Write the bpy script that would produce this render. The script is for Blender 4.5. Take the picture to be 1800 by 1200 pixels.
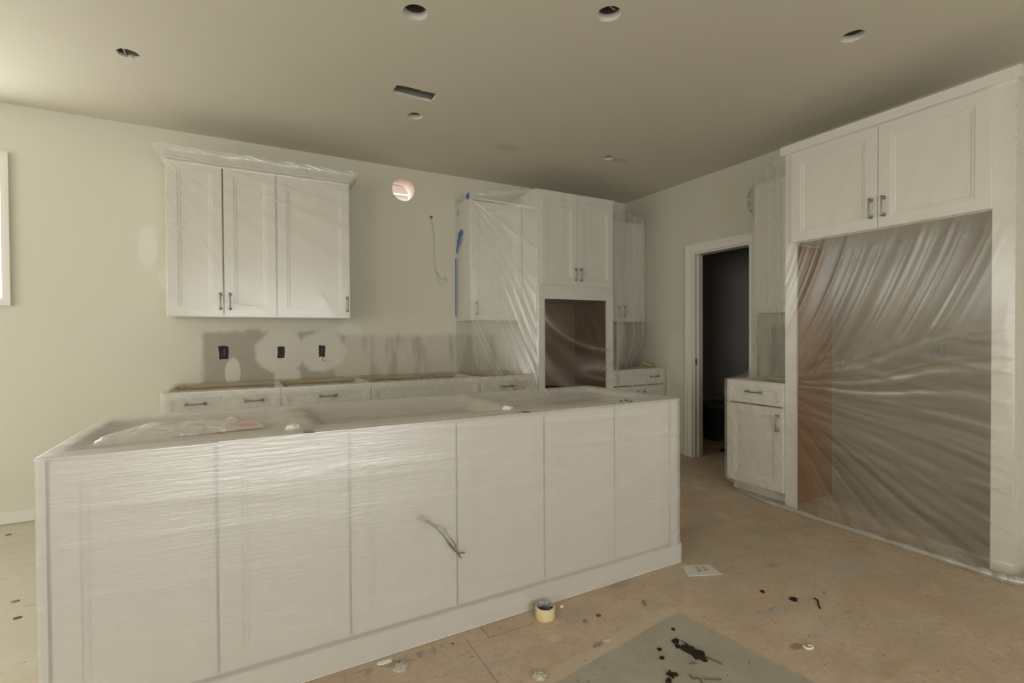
import bpy, bmesh, math, random
import numpy as np
from mathutils import Vector, Matrix

for o in list(bpy.data.objects):
    bpy.data.objects.remove(o)
scene = bpy.context.scene
COL = scene.collection
random.seed(4)

# ------------------------------------------------------------------ camera
cam_data = bpy.data.cameras.new('camera')
cam_data.sensor_width = 36.0
cam_data.lens = 36.0 * 858.74 / 1800.0
cam_data.clip_start = 0.05
cam = bpy.data.objects.new('camera', cam_data)
COL.objects.link(cam)
yaw, pitch, roll = (math.radians(a) for a in (28.675, -0.7162, -0.3364))
fw = Vector((math.sin(yaw) * math.cos(pitch), math.cos(yaw) * math.cos(pitch), math.sin(pitch)))
rt = fw.cross(Vector((0, 0, 1))).normalized()
up = rt.cross(fw)
r2 = math.cos(roll) * rt + math.sin(roll) * up
u2 = -math.sin(roll) * rt + math.cos(roll) * up
cam.matrix_world = Matrix(((r2.x, u2.x, -fw.x, 0), (r2.y, u2.y, -fw.y, 0), (r2.z, u2.z, -fw.z, 1.235), (0, 0, 0, 1)))
scene.camera = cam

# ------------------------------------------------------------------ sky, daylight, exposure
world = bpy.data.worlds.new('overcast_sky')
scene.world = world
world.use_nodes = True
bgn = world.node_tree.nodes['Background']
bgn.inputs['Color'].default_value = (1.0, 0.98, 0.925, 1)
bgn.inputs['Strength'].default_value = 3.9

def window_light(name, loc, rot, sx, sy, power, color):
    l = bpy.data.lights.new(name, 'AREA')
    l.shape = 'RECTANGLE'
    l.size, l.size_y, l.energy, l.color = sx, sy, power, color
    o = bpy.data.objects.new(name, l)
    o.location = loc
    o.rotation_euler = rot
    COL.objects.link(o)
    return o

# sky light is guided through the four window openings by portals
def portal(name, loc, rot, sx, sy):
    window_light(name, loc, rot, sx, sy, 1.0, (1, 1, 1)).data.cycles.is_portal = True
portal('portal_left', (-3.76, 2.55, 1.45), (0, math.radians(-90), 0), 1.9, 2.3)
portal('portal_left_far', (-3.76, -1.3, 1.45), (0, math.radians(-90), 0), 1.9, 2.3)
portal('portal_behind', (0.5, -3.66, 1.14), (math.radians(90), 0, 0), 3.2, 2.22)
portal('portal_back', (-1.97, 4.60, 1.955), (math.radians(-90), 0, 0), 1.13, 0.91)
# added lamps boost daylight at the openings, left and back tilted towards the ceiling
window_light('daylight_left', (-3.80, -1.3, 1.45), (0, math.radians(-105), 0), 1.9, 2.3, 32, (1.0, 0.99, 0.88))
window_light('daylight_behind', (0.5, -3.70, 1.15), (math.radians(90), 0, 0), 3.2, 2.2, 36, (0.90, 0.92, 1.0))
window_light('daylight_back', (-1.97, 4.64, 1.95), (math.radians(-105), 0, 0), 1.1, 0.9, 28, (0.93, 1.0, 0.99))

vs = scene.view_settings
vs.view_transform = 'Standard'
vs.look = 'None'
vs.exposure = 0.0
vs.gamma = 1.0
vs.use_curve_mapping = False
cy = scene.cycles
cy.use_denoising = True
cy.use_adaptive_sampling = True
cy.adaptive_threshold = 0.06
cy.adaptive_min_samples = 24
cy.max_bounces = 7
cy.diffuse_bounces = 4
cy.glossy_bounces = 3
cy.transparent_max_bounces = 16
cy.sample_clamp_indirect = 4.0
cy.caustics_reflective = False
cy.caustics_refractive = False

# ------------------------------------------------------------------ materials
class NT:
    """small helper for building node trees"""
    def __init__(self, name):
        self.m = bpy.data.materials.new(name)
        self.m.use_nodes = True
        self.t = self.m.node_tree
        self.n = self.t.nodes
        self.b = self.n.get('Principled BSDF')
        self.out = self.n.get('Material Output')
        self._co = None
    def new(self, kind, **kw):
        x = self.n.new(kind)
        for k, v in kw.items():
            setattr(x, k, v)
        return x
    def link(self, a, b):
        self.t.links.new(a, b)
    def co(self):
        if self._co is None:
            self._co = self.new('ShaderNodeTexCoord').outputs['Object']
        return self._co
    def mapping(self, loc=(0, 0, 0), rot=(0, 0, 0), scale=(1, 1, 1), kind='POINT'):
        mp = self.new('ShaderNodeMapping', vector_type=kind)
        mp.inputs['Location'].default_value = loc
        mp.inputs['Rotation'].default_value = rot
        mp.inputs['Scale'].default_value = scale
        self.link(self.co(), mp.inputs['Vector'])
        return mp.outputs['Vector']
    def noise(self, scale, detail=4, rough=0.55, vec=None, dist=0.0):
        x = self.new('ShaderNodeTexNoise')
        x.inputs['Scale'].default_value = scale
        x.inputs['Detail'].default_value = detail
        x.inputs['Roughness'].default_value = rough
        x.inputs['Distortion'].default_value = dist
        self.link(vec if vec is not None else self.co(), x.inputs['Vector'])
        return x.outputs['Fac']
    def rng(self, val, a, b, c=0.0, d=1.0, smooth=True):
        x = self.new('ShaderNodeMapRange')
        x.interpolation_type = 'SMOOTHSTEP' if smooth else 'LINEAR'
        self.link(val, x.inputs['Value'])
        for i, v in zip((1, 2, 3, 4), (a, b, c, d)):
            x.inputs[i].default_value = v
        return x.outputs['Result']
    def math(self, op, a, b=None, c=None):
        x = self.new('ShaderNodeMath', operation=op)
        for i, v in enumerate((a, b, c)):
            if v is None:
                continue
            if isinstance(v, (int, float)):
                x.inputs[i].default_value = v
            else:
                self.link(v, x.inputs[i])
        return x.outputs[0]
    def mix(self, fac, a, b):
        x = self.new('ShaderNodeMix', data_type='RGBA')
        if isinstance(fac, (int, float)):
            x.inputs[0].default_value = fac
        else:
            self.link(fac, x.inputs[0])
        for i, v in ((6, a), (7, b)):
            if isinstance(v, tuple):
                x.inputs[i].default_value = (*v, 1)
            else:
                self.link(v, x.inputs[i])
        return x.outputs[2]
    def sep(self, vec=None):
        x = self.new('ShaderNodeSeparateXYZ')
        self.link(vec if vec is not None else self.co(), x.inputs[0])
        return x.outputs
    def ellipse(self, c, r, soft=0.25, wob=None, axes='xz'):
        """soft elliptical mask in object space"""
        s = [0.0, 0.0, 0.0]
        l = [0.0, 0.0, 0.0]
        for ax, cc, rr in zip(axes, c, r):
            i = 'xyz'.index(ax)
            s[i] = 1.0 / rr
            l[i] = -cc / rr
        v = self.mapping(tuple(l), (0, 0, 0), tuple(s))
        ln = self.new('ShaderNodeVectorMath', operation='LENGTH')
        self.link(v, ln.inputs[0])
        d = ln.outputs['Value']
        if wob is not None:
            d = self.math('MULTIPLY_ADD', wob, 0.5, self.math('SUBTRACT', d, 0.25))
        return self.rng(d, 1 - soft, 1 + soft, 1.0, 0.0)
    def rect(self, x0, x1, y0, y1, soft=0.01, axes='xz', wob=None, wamp=0.05):
        o = self.sep()
        a = o['xyz'.index(axes[0])]
        b = o['xyz'.index(axes[1])]
        if wob is not None:
            a = self.math('MULTIPLY_ADD', wob, wamp, a)
            b = self.math('MULTIPLY_ADD', wob, -wamp, b)
        m = self.rng(a, x0 - soft, x0 + soft)
        for val, e, sg in ((a, x1, 1), (b, y0, 0), (b, y1, 1)):
            k = self.rng(val, e - soft, e + soft, 1.0, 0.0) if sg else self.rng(val, e - soft, e + soft)
            m = self.math('MULTIPLY', m, k)
        return m
    def bump(self, h, strength=0.2, dist=0.01):
        x = self.new('ShaderNodeBump')
        x.inputs['Strength'].default_value = strength
        x.inputs['Distance'].default_value = dist
        self.link(h, x.inputs['Height'])
        self.link(x.outputs['Normal'], self.b.inputs['Normal'])
    def done(self, color, rough=0.6, metal=0.0, spec=0.5):
        if isinstance(color, tuple):
            self.b.inputs['Base Color'].default_value = (*color, 1)
        else:
            self.link(color, self.b.inputs['Base Color'])
        if isinstance(rough, (int, float)):
            self.b.inputs['Roughness'].default_value = rough
        else:
            self.link(rough, self.b.inputs['Roughness'])
        self.b.inputs['Metallic'].default_value = metal
        self.b.inputs['Specular IOR Level'].default_value = spec
        return self.m

def simple(name, c, rough=0.6, metal=0.0, var=0.06, scale=8.0, spec=0.4):
    t = NT(name)
    f = t.noise(scale)
    lo = tuple(max(0, x * (1 - var)) for x in c)
    hi = tuple(min(1, x * (1 + var)) for x in c)
    return t.done(t.mix(f, lo, hi), rough, metal, spec)

M = {}
M['cabinet'] = simple('white_cabinet_paint', (0.80, 0.78, 0.73), 0.42, var=0.015, scale=2)
M['trim'] = simple('white_trim_paint', (0.76, 0.74, 0.67), 0.45, var=0.02, scale=3)
M['wood'] = simple('raw_wood_panel', (0.50, 0.37, 0.22), 0.7, var=0.2, scale=5)
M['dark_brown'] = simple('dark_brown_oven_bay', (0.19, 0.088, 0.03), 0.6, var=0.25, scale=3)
M['deck'] = simple('pale_plywood', (0.64, 0.56, 0.43), 0.7, var=0.1, scale=5)
M['brown'] = simple('brown_cabinet_interior', (0.28, 0.125, 0.032), 0.6, var=0.25, scale=3)
M['pull'] = simple('brushed_nickel', (0.30, 0.285, 0.25), 0.38, metal=0.85, var=0.1, scale=40)
M['metal'] = simple('galvanised_steel', (0.30, 0.30, 0.27), 0.5, metal=0.0, var=0.2, scale=20)
M['can_white'] = simple('can_white_enamel', (0.62, 0.60, 0.54), 0.45, var=0.05)
M['black'] = simple('black_plastic', (0.018, 0.017, 0.016), 0.5)
M['wire'] = simple('grey_wire', (0.17, 0.155, 0.13), 0.5, var=0.1)
M['copper'] = simple('copper_ends', (0.30, 0.19, 0.11), 0.4, metal=0.5)
M['cable_white'] = simple('white_cable_sheath', (0.62, 0.60, 0.52), 0.5)
M['cream'] = simple('tan_wire_nut', (0.52, 0.43, 0.28), 0.5)
M['tape'] = simple('cream_masking_tape', (0.74, 0.60, 0.34), 0.65, var=0.04, scale=30)
M['blue'] = simple('blue_painters_tape', (0.03, 0.16, 0.50), 0.6)
M['plaster'] = simple('dry_plaster', (0.50, 0.46, 0.37), 0.9, var=0.25, scale=30)
M['white_plaster'] = simple('white_plaster', (0.80, 0.77, 0.70), 0.9, var=0.1, scale=30)
M['dirt'] = simple('dark_dirt', (0.022, 0.015, 0.009), 0.95, var=0.5, scale=40)
M['brown_bit'] = simple('brown_scrap', (0.16, 0.10, 0.05), 0.9, var=0.3, scale=30)
M['grey_bit'] = simple('grey_scrap', (0.20, 0.20, 0.19), 0.6, var=0.3, scale=30)
M['bin'] = simple('dark_grey_bin_plastic', (0.09, 0.11, 0.11), 0.4, var=0.15)
M['yellow'] = simple('yellow_scrap', (0.45, 0.40, 0.10), 0.6)
M['pantry'] = simple('bare_drywall', (0.60, 0.59, 0.55), 0.9, var=0.04)
M['pale_pink'] = simple('pale_pink_panel', (0.34, 0.29, 0.28), 0.7, var=0.04)
M['pink'] = simple('pink_siding', (0.23, 0.175, 0.15), 0.7, var=0.04)
M['sleeve'] = simple('pale_vent_sleeve', (0.62, 0.52, 0.47), 0.5, var=0.03)
M['dark_void'] = simple('dark_void_shade', (0.10, 0.095, 0.085), 0.8)  # dark tone painting shade into the cans, also on the added slab

def wall_paint():
    t = NT('wall_paint_with_primer_patches')
    w = t.noise(7, 3)
    paint = t.mix(t.noise(1.3, 3), (0.655, 0.635, 0.53), (0.69, 0.67, 0.57))
    bare = t.mix(t.noise(9, 4), (0.40, 0.365, 0.30), (0.46, 0.425, 0.36))
    mud = t.mix(t.noise(6, 3), (0.66, 0.62, 0.54), (0.72, 0.69, 0.61))
    band = t.rect(-0.235, 0.73, 0.80, 1.22, 0.03, wob=w, wamp=0.10)
    neck = t.rect(0.00, 0.12, 1.10, 1.295, 0.02)
    m_bare = t.math('MAXIMUM', band, neck)
    faint = t.rect(0.70, 2.3, 0.80, 1.205, 0.035, wob=w, wamp=0.08)
    faint2 = t.rect(3.2, 3.951, 0.80, 1.205, 0.035)
    streak = t.rng(t.noise(3.2, 2, vec=t.mapping(scale=(2.4, 1, .5))), 0.45, 0.62, 0.35, 0.9)
    m_faint = t.math('MULTIPLY', t.math('MAXIMUM', faint, faint2), streak)
    m = t.math('MAXIMUM', m_bare, m_faint)
    col = t.mix(m, paint, bare)
    mm = None
    for c, r in (((0.26, 1.11), (0.185, 0.185)), ((0.575, 1.115), (0.19, 0.175)), ((-0.085, 0.95), (0.055, 0.115)),
                 ((0.30, 0.90), (0.10, 0.12))):
        e = t.ellipse(c, r, 0.12, w)
        mm = e if mm is None else t.math('MAXIMUM', mm, e)
    col = t.mix(t.math('MULTIPLY', mm, 0.95), col, mud)
    m3 = None
    for c, r in (((-0.615, 1.895), (0.056, 0.155)), ((-0.505, 1.68), (0.05, 0.09)), ((0.80, 1.30), (0.10, 0.05))):
        e = t.ellipse(c, r, 0.18, w)
        m3 = e if m3 is None else t.math('MAXIMUM', m3, e)
    col = t.mix(t.math('MULTIPLY', m3, 0.55), col, (0.78, 0.76, 0.68))
    t.bump(t.noise(160, 2), 0.05, 0.002)
    return t.done(col, 0.85, spec=0.25)
M['wall_back'] = wall_paint()

def plain_wall():
    t = NT('wall_paint')
    w = t.noise(4, 3)
    col = t.mix(t.noise(1.3, 3), (0.60, 0.58, 0.485), (0.635, 0.615, 0.52))
    e = t.math('MAXIMUM', t.ellipse((3.66, 1.05), (0.10, 0.22), 0.3, w, 'yz'), t.ellipse((3.62, 0.83), (0.07, 0.09), 0.3, w, 'yz'))
    col = t.mix(t.math('MULTIPLY', e, 0.35), col, (0.74, 0.72, 0.65))
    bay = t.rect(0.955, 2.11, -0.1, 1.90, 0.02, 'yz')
    bare = t.mix(t.noise(5, 4), (0.26, 0.21, 0.13), (0.33, 0.27, 0.18))  # bare drywall tone with the bay's shade behind the film painted in
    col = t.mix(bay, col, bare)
    base_ = t.rect(2.10, 2.62, -0.1, 1.30, 0.03, 'yz')
    col = t.mix(base_, col, (0.36, 0.345, 0.30))
    t.bump(t.noise(160, 2), 0.05, 0.002)
    return t.done(col, 0.85, spec=0.25)
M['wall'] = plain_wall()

def ceiling_paint():
    t = NT('ceiling_paint')
    w = t.noise(6, 3)
    col = t.mix(t.noise(0.9, 3), (0.67, 0.625, 0.525), (0.70, 0.655, 0.555))
    e = t.math('MAXIMUM', t.ellipse((1.92, 3.56), (0.10, 0.06), 0.5, w, 'xy'), t.ellipse((2.93, 3.36), (0.10, 0.04), 0.5, w, 'xy'))
    col = t.mix(t.math('MULTIPLY', e, 0.35), col, (0.40, 0.33, 0.24))
    t.bump(t.noise(120, 2), 0.05, 0.002)
    return t.done(col, 0.9, spec=0.2)
M['ceiling'] = ceiling_paint()

def floor_dust():
    t = NT('dusty_concrete_floor')
    big = t.noise(0.9, 5, 0.6)
    mid = t.noise(4.5, 6, 0.65)
    fine = t.noise(38, 5, 0.7)
    smear = t.noise(5, 5, 0.6, vec=t.mapping(rot=(0, 0, 0.35), scale=(0.5, 2.2, 1)))
    tan = t.mix(t.rng(mid, 0.3, 0.7), (0.52, 0.395, 0.275), (0.64, 0.515, 0.375))
    tan = t.mix(t.rng(big, 0.35, 0.65, 0, 0.6), tan, (0.54, 0.46, 0.345))
    rust = t.rng(t.noise(3.1, 5, 0.7, dist=0.4), 0.52, 0.70, 0, 0.45)
    tan = t.mix(rust, tan, (0.50, 0.31, 0.19))
    tan = t.mix(t.rng(fine, 0.35, 0.7, 0, 0.45), tan, (0.40, 0.32, 0.23))
    grey = t.rng(smear, 0.52, 0.70, 0, 0.75)
    tan = t.mix(grey, tan, (0.43, 0.40, 0.345))
    pale = t.rng(t.noise(2.3, 5, 0.65, vec=t.mapping((7, 3, 0))), 0.52, 0.70, 0, 0.55)
    tan = t.mix(pale, tan, (0.64, 0.55, 0.43))
    dusty = t.rng(t.sep()[0], -0.95, -0.15, 0.65, 0.0)
    tan = t.mix(dusty, tan, t.mix(fine, (0.60, 0.585, 0.475), (0.72, 0.70, 0.57)))
    tan = t.mix(t.rng(t.noise(11, 5, 0.75, vec=t.mapping(rot=(0, 0, -0.5), scale=(0.7, 1.6, 1))), 0.56, 0.72, 0, 0.45), tan, (0.30, 0.21, 0.13))
    # swept, cleaner rectangle of concrete
    v = t.mapping((1.68, 1.545, 0), (0, 0, math.radians(8.3)), (1, 1, 1), 'TEXTURE')
    s = t.sep(v)
    wv = t.noise(9, 4)
    xx = t.math('MULTIPLY_ADD', wv, 0.05, t.math('SUBTRACT', s[0], 0.025))
    yy = t.math('MULTIPLY_ADD', wv, 0.012, t.math('SUBTRACT', s[1], 0.006))
    inx = t.rng(xx, -0.012, 0.012, 1, 0)
    clean = t.math('MULTIPLY', inx, t.rng(yy, -0.006, 0.006, 1, 0))
    lip = t.math('MULTIPLY', inx, t.math('MULTIPLY', t.rng(yy, -0.004, 0.004), t.rng(yy, 0.055, 0.075, 1, 0)))
    conc = t.mix(t.rng(mid, 0.3, 0.7), (0.375, 0.35, 0.28), (0.45, 0.42, 0.345))
    conc = t.mix(t.rng(fine, 0.35, 0.75, 0, .5), conc, (0.37, 0.34, 0.275))
    col = t.mix(t.math('MULTIPLY', lip, 0.55), tan, (0.58, 0.50, 0.38))
    col = t.mix(clean, col, conc)
    # plaster smears and stamped marks
    w = t.noise(14, 4)
    for c, r, a, cc in (((2.77, 1.40), (0.11, 0.07), .6, (0.47, 0.455, 0.40)), ((1.095, 1.651), (0.035, 0.02), .8, (0.60, 0.55, 0.42)),
                        ((1.17, 1.66), (0.035, 0.03), .4, (0.56, 0.50, 0.38)), ((0.96, 1.55), (0.04, 0.025), .5, (0.58, 0.50, 0.37)),
                        ((1.898, 1.144), (0.03, 0.018), .6, (0.20, 0.11, 0.05)), ((2.45, 1.62), (0.05, 0.03), .5, (0.33, 0.33, 0.31)),
                        ((1.62, 1.86), (0.06, 0.03), .5, (0.30, 0.28, 0.24)), ((-0.75, 3.5), (0.14, 0.06), .6, (0.38, 0.40, 0.36)),
                        ((1.70, 0.80), (0.10, 0.03), .25, (0.42, 0.26, 0.14)), ((2.1, 0.9), (0.12, 0.03), .3, (0.40, 0.25, 0.14))):
        col = t.mix(t.math('MULTIPLY', t.ellipse(c, r, 0.45, w, 'xy'), a), col, cc)
    stamp = t.math('MULTIPLY', t.rect(0.30, 0.68, 1.806, 1.842, 0.004, 'xy'),
                   t.rng(t.noise(30, 3, vec=t.mapping(scale=(1.0, 0.6, 1))), 0.47, 0.55, 0, 0.55))
    col = t.mix(stamp, col, (0.24, 0.235, 0.215))
    for rc in ((0.774, 0.778, 1.50, 1.815), (0.862, 0.866, 1.79, 1.87), (0.862, 1.075, 1.784, 1.788)):
        col = t.mix(t.math('MULTIPLY', t.rect(*rc, 0.0015, 'xy'), 0.6), col, (0.17, 0.12, 0.08))
    specks = t.rng(t.noise(55, 2, 0.5), 0.69, 0.73, 0, 0.8)
    col = t.mix(specks, col, (0.12, 0.08, 0.05))
    wspecks = t.rng(t.noise(48, 2, 0.5, vec=t.mapping((3, 5, 1))), 0.735, 0.765, 0, 0.7)
    col = t.mix(wspecks, col, (0.66, 0.60, 0.50))
    t.bump(fine, 0.15, 0.003)
    return t.done(col, 0.8, spec=0.3)
M['floor'] = floor_dust()

def glass_mat():
    t = NT('window_glass')
    tr = t.new('ShaderNodeBsdfTransparent')
    gl = t.new('ShaderNodeBsdfGlossy')
    gl.inputs['Roughness'].default_value = 0.02
    mx = t.new('ShaderNodeMixShader')
    mx.inputs[0].default_value = 0.06
    t.link(tr.outputs[0], mx.inputs[1])
    t.link(gl.outputs[0], mx.inputs[2])
    t.link(mx.outputs[0], t.out.inputs['Surface'])
    return t.m
M['glass'] = glass_mat()

def film_mat(name, alpha, fold_gain, rot=(0, 0, 0), scale=(1, 1, 1), nscale=20.0, bump=0.35, tint=(0.86, 0.85, 0.81), gloss=0.07,
             rough=0.22, red=False, transl=0.35):
    """thin milky polythene: clear film with a scattering share that grows where it is folded"""
    t = NT(name)
    at = t.new('ShaderNodeAttribute', attribute_name='fold').outputs['Fac']
    n1 = t.noise(nscale, 2, 0.6, vec=t.mapping(rot=rot, scale=scale))
    op = t.math('MULTIPLY_ADD', at, fold_gain, alpha)
    op = t.math('MINIMUM', t.math('MAXIMUM', op, 0.03), 0.95)
    col = tint
    if red:
        pr = t.new('ShaderNodeAttribute', attribute_name='print').outputs['Fac']
        col = t.mix(t.math('MULTIPLY', pr, .8), tint, (0.78, 0.42, 0.36))
        op = t.math('MULTIPLY_ADD', pr, 0.30, op)
    bm_ = t.new('ShaderNodeBump')
    bm_.inputs['Strength'].default_value = bump
    bm_.inputs['Distance'].default_value = 0.004
    t.link(n1, bm_.inputs['Height'])
    di = t.new('ShaderNodeBsdfDiffuse')
    tl = t.new('ShaderNodeBsdfTranslucent')
    gl = t.new('ShaderNodeBsdfGlossy')
    gl.inputs['Roughness'].default_value = rough
    gl.inputs['Color'].default_value = (0.97, 0.97, 0.97, 1)
    for x in (di, tl):
        if isinstance(col, tuple):
            x.inputs['Color'].default_value = (*col, 1)
        else:
            t.link(col, x.inputs['Color'])
    for x in (di, tl, gl):
        t.link(bm_.outputs['Normal'], x.inputs['Normal'])
    tr = t.new('ShaderNodeBsdfTransparent')
    tr.inputs['Color'].default_value = (0.97, 0.965, 0.95, 1)
    sc_ = t.new('ShaderNodeMixShader')
    sc_.inputs[0].default_value = transl
    t.link(di.outputs[0], sc_.inputs[1])
    t.link(tl.outputs[0], sc_.inputs[2])
    a = t.new('ShaderNodeMixShader')
    t.link(op, a.inputs[0])
    t.link(tr.outputs[0], a.inputs[1])
    t.link(sc_.outputs[0], a.inputs[2])
    g = t.new('ShaderNodeMixShader')
    g.inputs[0].default_value = gloss
    t.link(a.outputs[0], g.inputs[1])
    t.link(gl.outputs[0], g.inputs[2])
    t.link(g.outputs[0], t.out.inputs['Surface'])
    return t.m

# ------------------------------------------------------------------ mesh helpers
def bx(bm, x0, x1, y0, y1, z0, z1):
    v = [bm.verts.new(p) for p in ((x0, y0, z0), (x1, y0, z0), (x1, y1, z0), (x0, y1, z0), (x0, y0, z1), (x1, y0, z1), (x1, y1, z1), (x0, y1, z1))]
    for f in ((3, 2, 1, 0), (4, 5, 6, 7), (0, 1, 5, 4), (1, 2, 6, 5), (2, 3, 7, 6), (3, 0, 4, 7)):
        bm.faces.new([v[i] for i in f])

def mesh_of(bm, name, mat, smooth=False):
    me = bpy.data.meshes.new(name)
    bmesh.ops.recalc_face_normals(bm, faces=bm.faces)
    bm.to_mesh(me)
    bm.free()
    if mat is not None:
        me.materials.append(M[mat] if isinstance(mat, str) else mat)
    if smooth:
        me.polygons.foreach_set('use_smooth', [True] * len(me.polygons))
    return me

def obj(name, me, parent=None, loc=(0, 0, 0), rotz=0.0):
    o = bpy.data.objects.new(name, me)
    o.location = loc
    o.rotation_euler = (0, 0, rotz)
    if parent is not None:
        o.parent = parent
    COL.objects.link(o)
    return o

def tag(o, label, cat, group=None):
    o['label'] = label
    o['category'] = cat
    if group:
        o['group'] = group
    return o

def thing(name, label, cat, loc=(0, 0, 0), rotz=0.0, group=None):
    return tag(obj(name, None, None, loc, rotz), label, cat, group)

def struct(name, me, parent=None, label=None):
    o = obj(name, me, parent)
    if parent is None:
        o['kind'] = 'structure'
    if label:
        o['label'] = label
    return o

def boxes(name, mat, bl, parent=None, bevel=0.0):
    bm = bmesh.new()
    for b in bl:
        bx(bm, *b)
    if bevel > 0:
        bmesh.ops.bevel(bm, geom=list(bm.edges), offset=bevel, segments=1, affect='EDGES')
    return obj(name, mesh_of(bm, name, mat), parent)

def tube_bm(bm, pts, r, seg=7, cap=True):
    pts = [Vector(p) for p in pts]
    rs = r if isinstance(r, (list, tuple)) else [r] * len(pts)
    prev = None
    rings = []
    for i, p in enumerate(pts):
        d = (pts[min(i + 1, len(pts) - 1)] - pts[max(i - 1, 0)]).normalized()
        a = prev if prev is not None else (Vector((0, 0, 1)) if abs(d.z) < 0.9 else Vector((1, 0, 0)))
        a = (a - d * a.dot(d)).normalized()
        b = d.cross(a)
        prev = a
        rings.append([bm.verts.new(p + (a * math.cos(k * 2 * math.pi / seg) + b * math.sin(k * 2 * math.pi / seg)) * rs[i]) for k in range(seg)])
    for i in range(len(rings) - 1):
        for k in range(seg):
            bm.faces.new((rings[i][k], rings[i][(k + 1) % seg], rings[i + 1][(k + 1) % seg], rings[i + 1][k]))
    if cap:
        bm.faces.new(rings[0])
        bm.faces.new(rings[-1])

def smooth_path(pts, n=6):
    pts = [Vector(p) for p in pts]
    out = []
    for i in range(len(pts) - 1):
        p0, p1, p2, p3 = pts[max(i - 1, 0)], pts[i], pts[i + 1], pts[min(i + 2, len(pts) - 1)]
        for k in range(n):
            t = k / n
            out.append(0.5 * ((2 * p1) + (p2 - p0) * t + (2 * p0 - 5 * p1 + 4 * p2 - p3) * t * t + (3 * p1 - p0 - 3 * p2 + p3) * t ** 3))
    out.append(pts[-1])
    return out

def tube(name, mat, pts, r, parent=None, n=6, seg=7):
    bm = bmesh.new()
    tube_bm(bm, smooth_path(pts, n), r, seg)
    return obj(name, mesh_of(bm, name, mat, True), parent)

def lathe(bm, prof, seg=32, c=(0, 0, 0), axis='z'):
    rings = []
    for r, z in prof:
        ring = []
        for k in range(seg):
            a = 2 * math.pi * k / seg
            p = (r * math.cos(a), r * math.sin(a), z) if axis == 'z' else (r * math.cos(a), z, r * math.sin(a))
            ring.append(bm.verts.new((c[0] + p[0], c[1] + p[1], c[2] + p[2])))
        rings.append(ring)
    for i in range(len(rings) - 1):
        for k in range(seg):
            bm.faces.new((rings[i][k], rings[i][(k + 1) % seg], rings[i + 1][(k + 1) % seg], rings[i + 1][k]))
    return rings

def plate(name, mat, outer, holes, to3d, thick):
    """flat slab with cut-out holes: outer/holes are 2-D loops, to3d(u, v, w) places them, w runs 0..thick"""
    bm = bmesh.new()
    edges = []
    for loop in [outer] + holes:
        vs_ = [bm.verts.new(to3d(u, v, 0)) for u, v in loop]
        for i in range(len(vs_)):
            edges.append(bm.edges.new((vs_[i], vs_[(i + 1) % len(vs_)])))
    bmesh.ops.triangle_fill(bm, use_beauty=True, use_dissolve=False, edges=edges)
    r = bmesh.ops.extrude_face_region(bm, geom=list(bm.faces))
    d = Vector(to3d(0, 0, thick)) - Vector(to3d(0, 0, 0))
    for v in (g for g in r['geom'] if isinstance(g, bmesh.types.BMVert)):
        v.co += d
    return mesh_of(bm, name, mat)

def rectloop(x0, x1, y0, y1):
    return [(x0, y0), (x1, y0), (x1, y1), (x0, y1)]

def circ(cx, cy_, r, n=28, jag=0.0, seed=0, sx=1.0, sy=1.0):
    rr = random.Random(seed)
    return [(cx + sx * r * (1 + jag * (rr.random() - .5)) * math.cos(2 * math.pi * k / n),
             cy_ + sy * r * (1 + jag * (rr.random() - .5)) * math.sin(2 * math.pi * k / n)) for k in range(n)]

# ------------------------------------------------------------------ the room
XR, YB, ZC = 3.951, 4.43, 2.78
XL, YF, ZR = -3.6, -3.5, 3.10
DY0, DY1, DH = 2.794, 3.434, 2.05
VX, VZ, VR = 1.294, 2.581, 0.107
boxspots = [(-0.147, 1.112), (0.260, 1.107), (0.576, 1.110)]
WX0, WX1, WZ0, WZ1 = -2.54, -1.392, 1.492, 2.415

fl = boxes('floor', 'floor', [(XL - .2, XR, YF - .2, YB, -0.15, 0.0)])
fl['kind'] = 'structure'

cans = [(0.733, 2.283, 0.058), (1.557, 1.854, 0.058), (2.794, 1.393, 0.055), (1.068, 3.354, 0.053), (2.806, 3.355, 0.052)]
raghole = [(-0.592, 3.335), (-0.585, 3.385), (-0.555, 3.402), (-0.535, 3.385), (-0.52, 3.395), (-0.495, 3.385), (-0.485, 3.35), (-0.50, 3.315), (-0.53, 3.30), (-0.565, 3.305)]
jr = random.Random(7)
duct = []
dq = [(0.838, 3.100), (0.842, 2.990), (1.100, 2.985), (1.103, 3.105)]
for i in range(4):
    a, b = dq[i], dq[(i + 1) % 4]
    for k in range(8):
        t_ = k / 8
        duct.append((a[0] + (b[0] - a[0]) * t_ + jr.uniform(-.005, .005), a[1] + (b[1] - a[1]) * t_ + jr.uniform(-.005, .005)))
holes = [circ(x, y, r, 28, 0.05, i) for i, (x, y, r) in enumerate(cans)] + [raghole, duct]
struct('ceiling', plate('ceiling', 'ceiling', rectloop(XL, XR, YF, YB), holes, lambda u, v, w: (u, v, ZC + w), 0.016))
boxes('light_block_slab', 'dark_void', [(XL - .14, XR + .12, YF - .14, YB + .14, ZR, ZR + .1)])['kind'] = 'structure'  # unseen slab added to keep sky light from leaking through the ceiling holes

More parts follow.
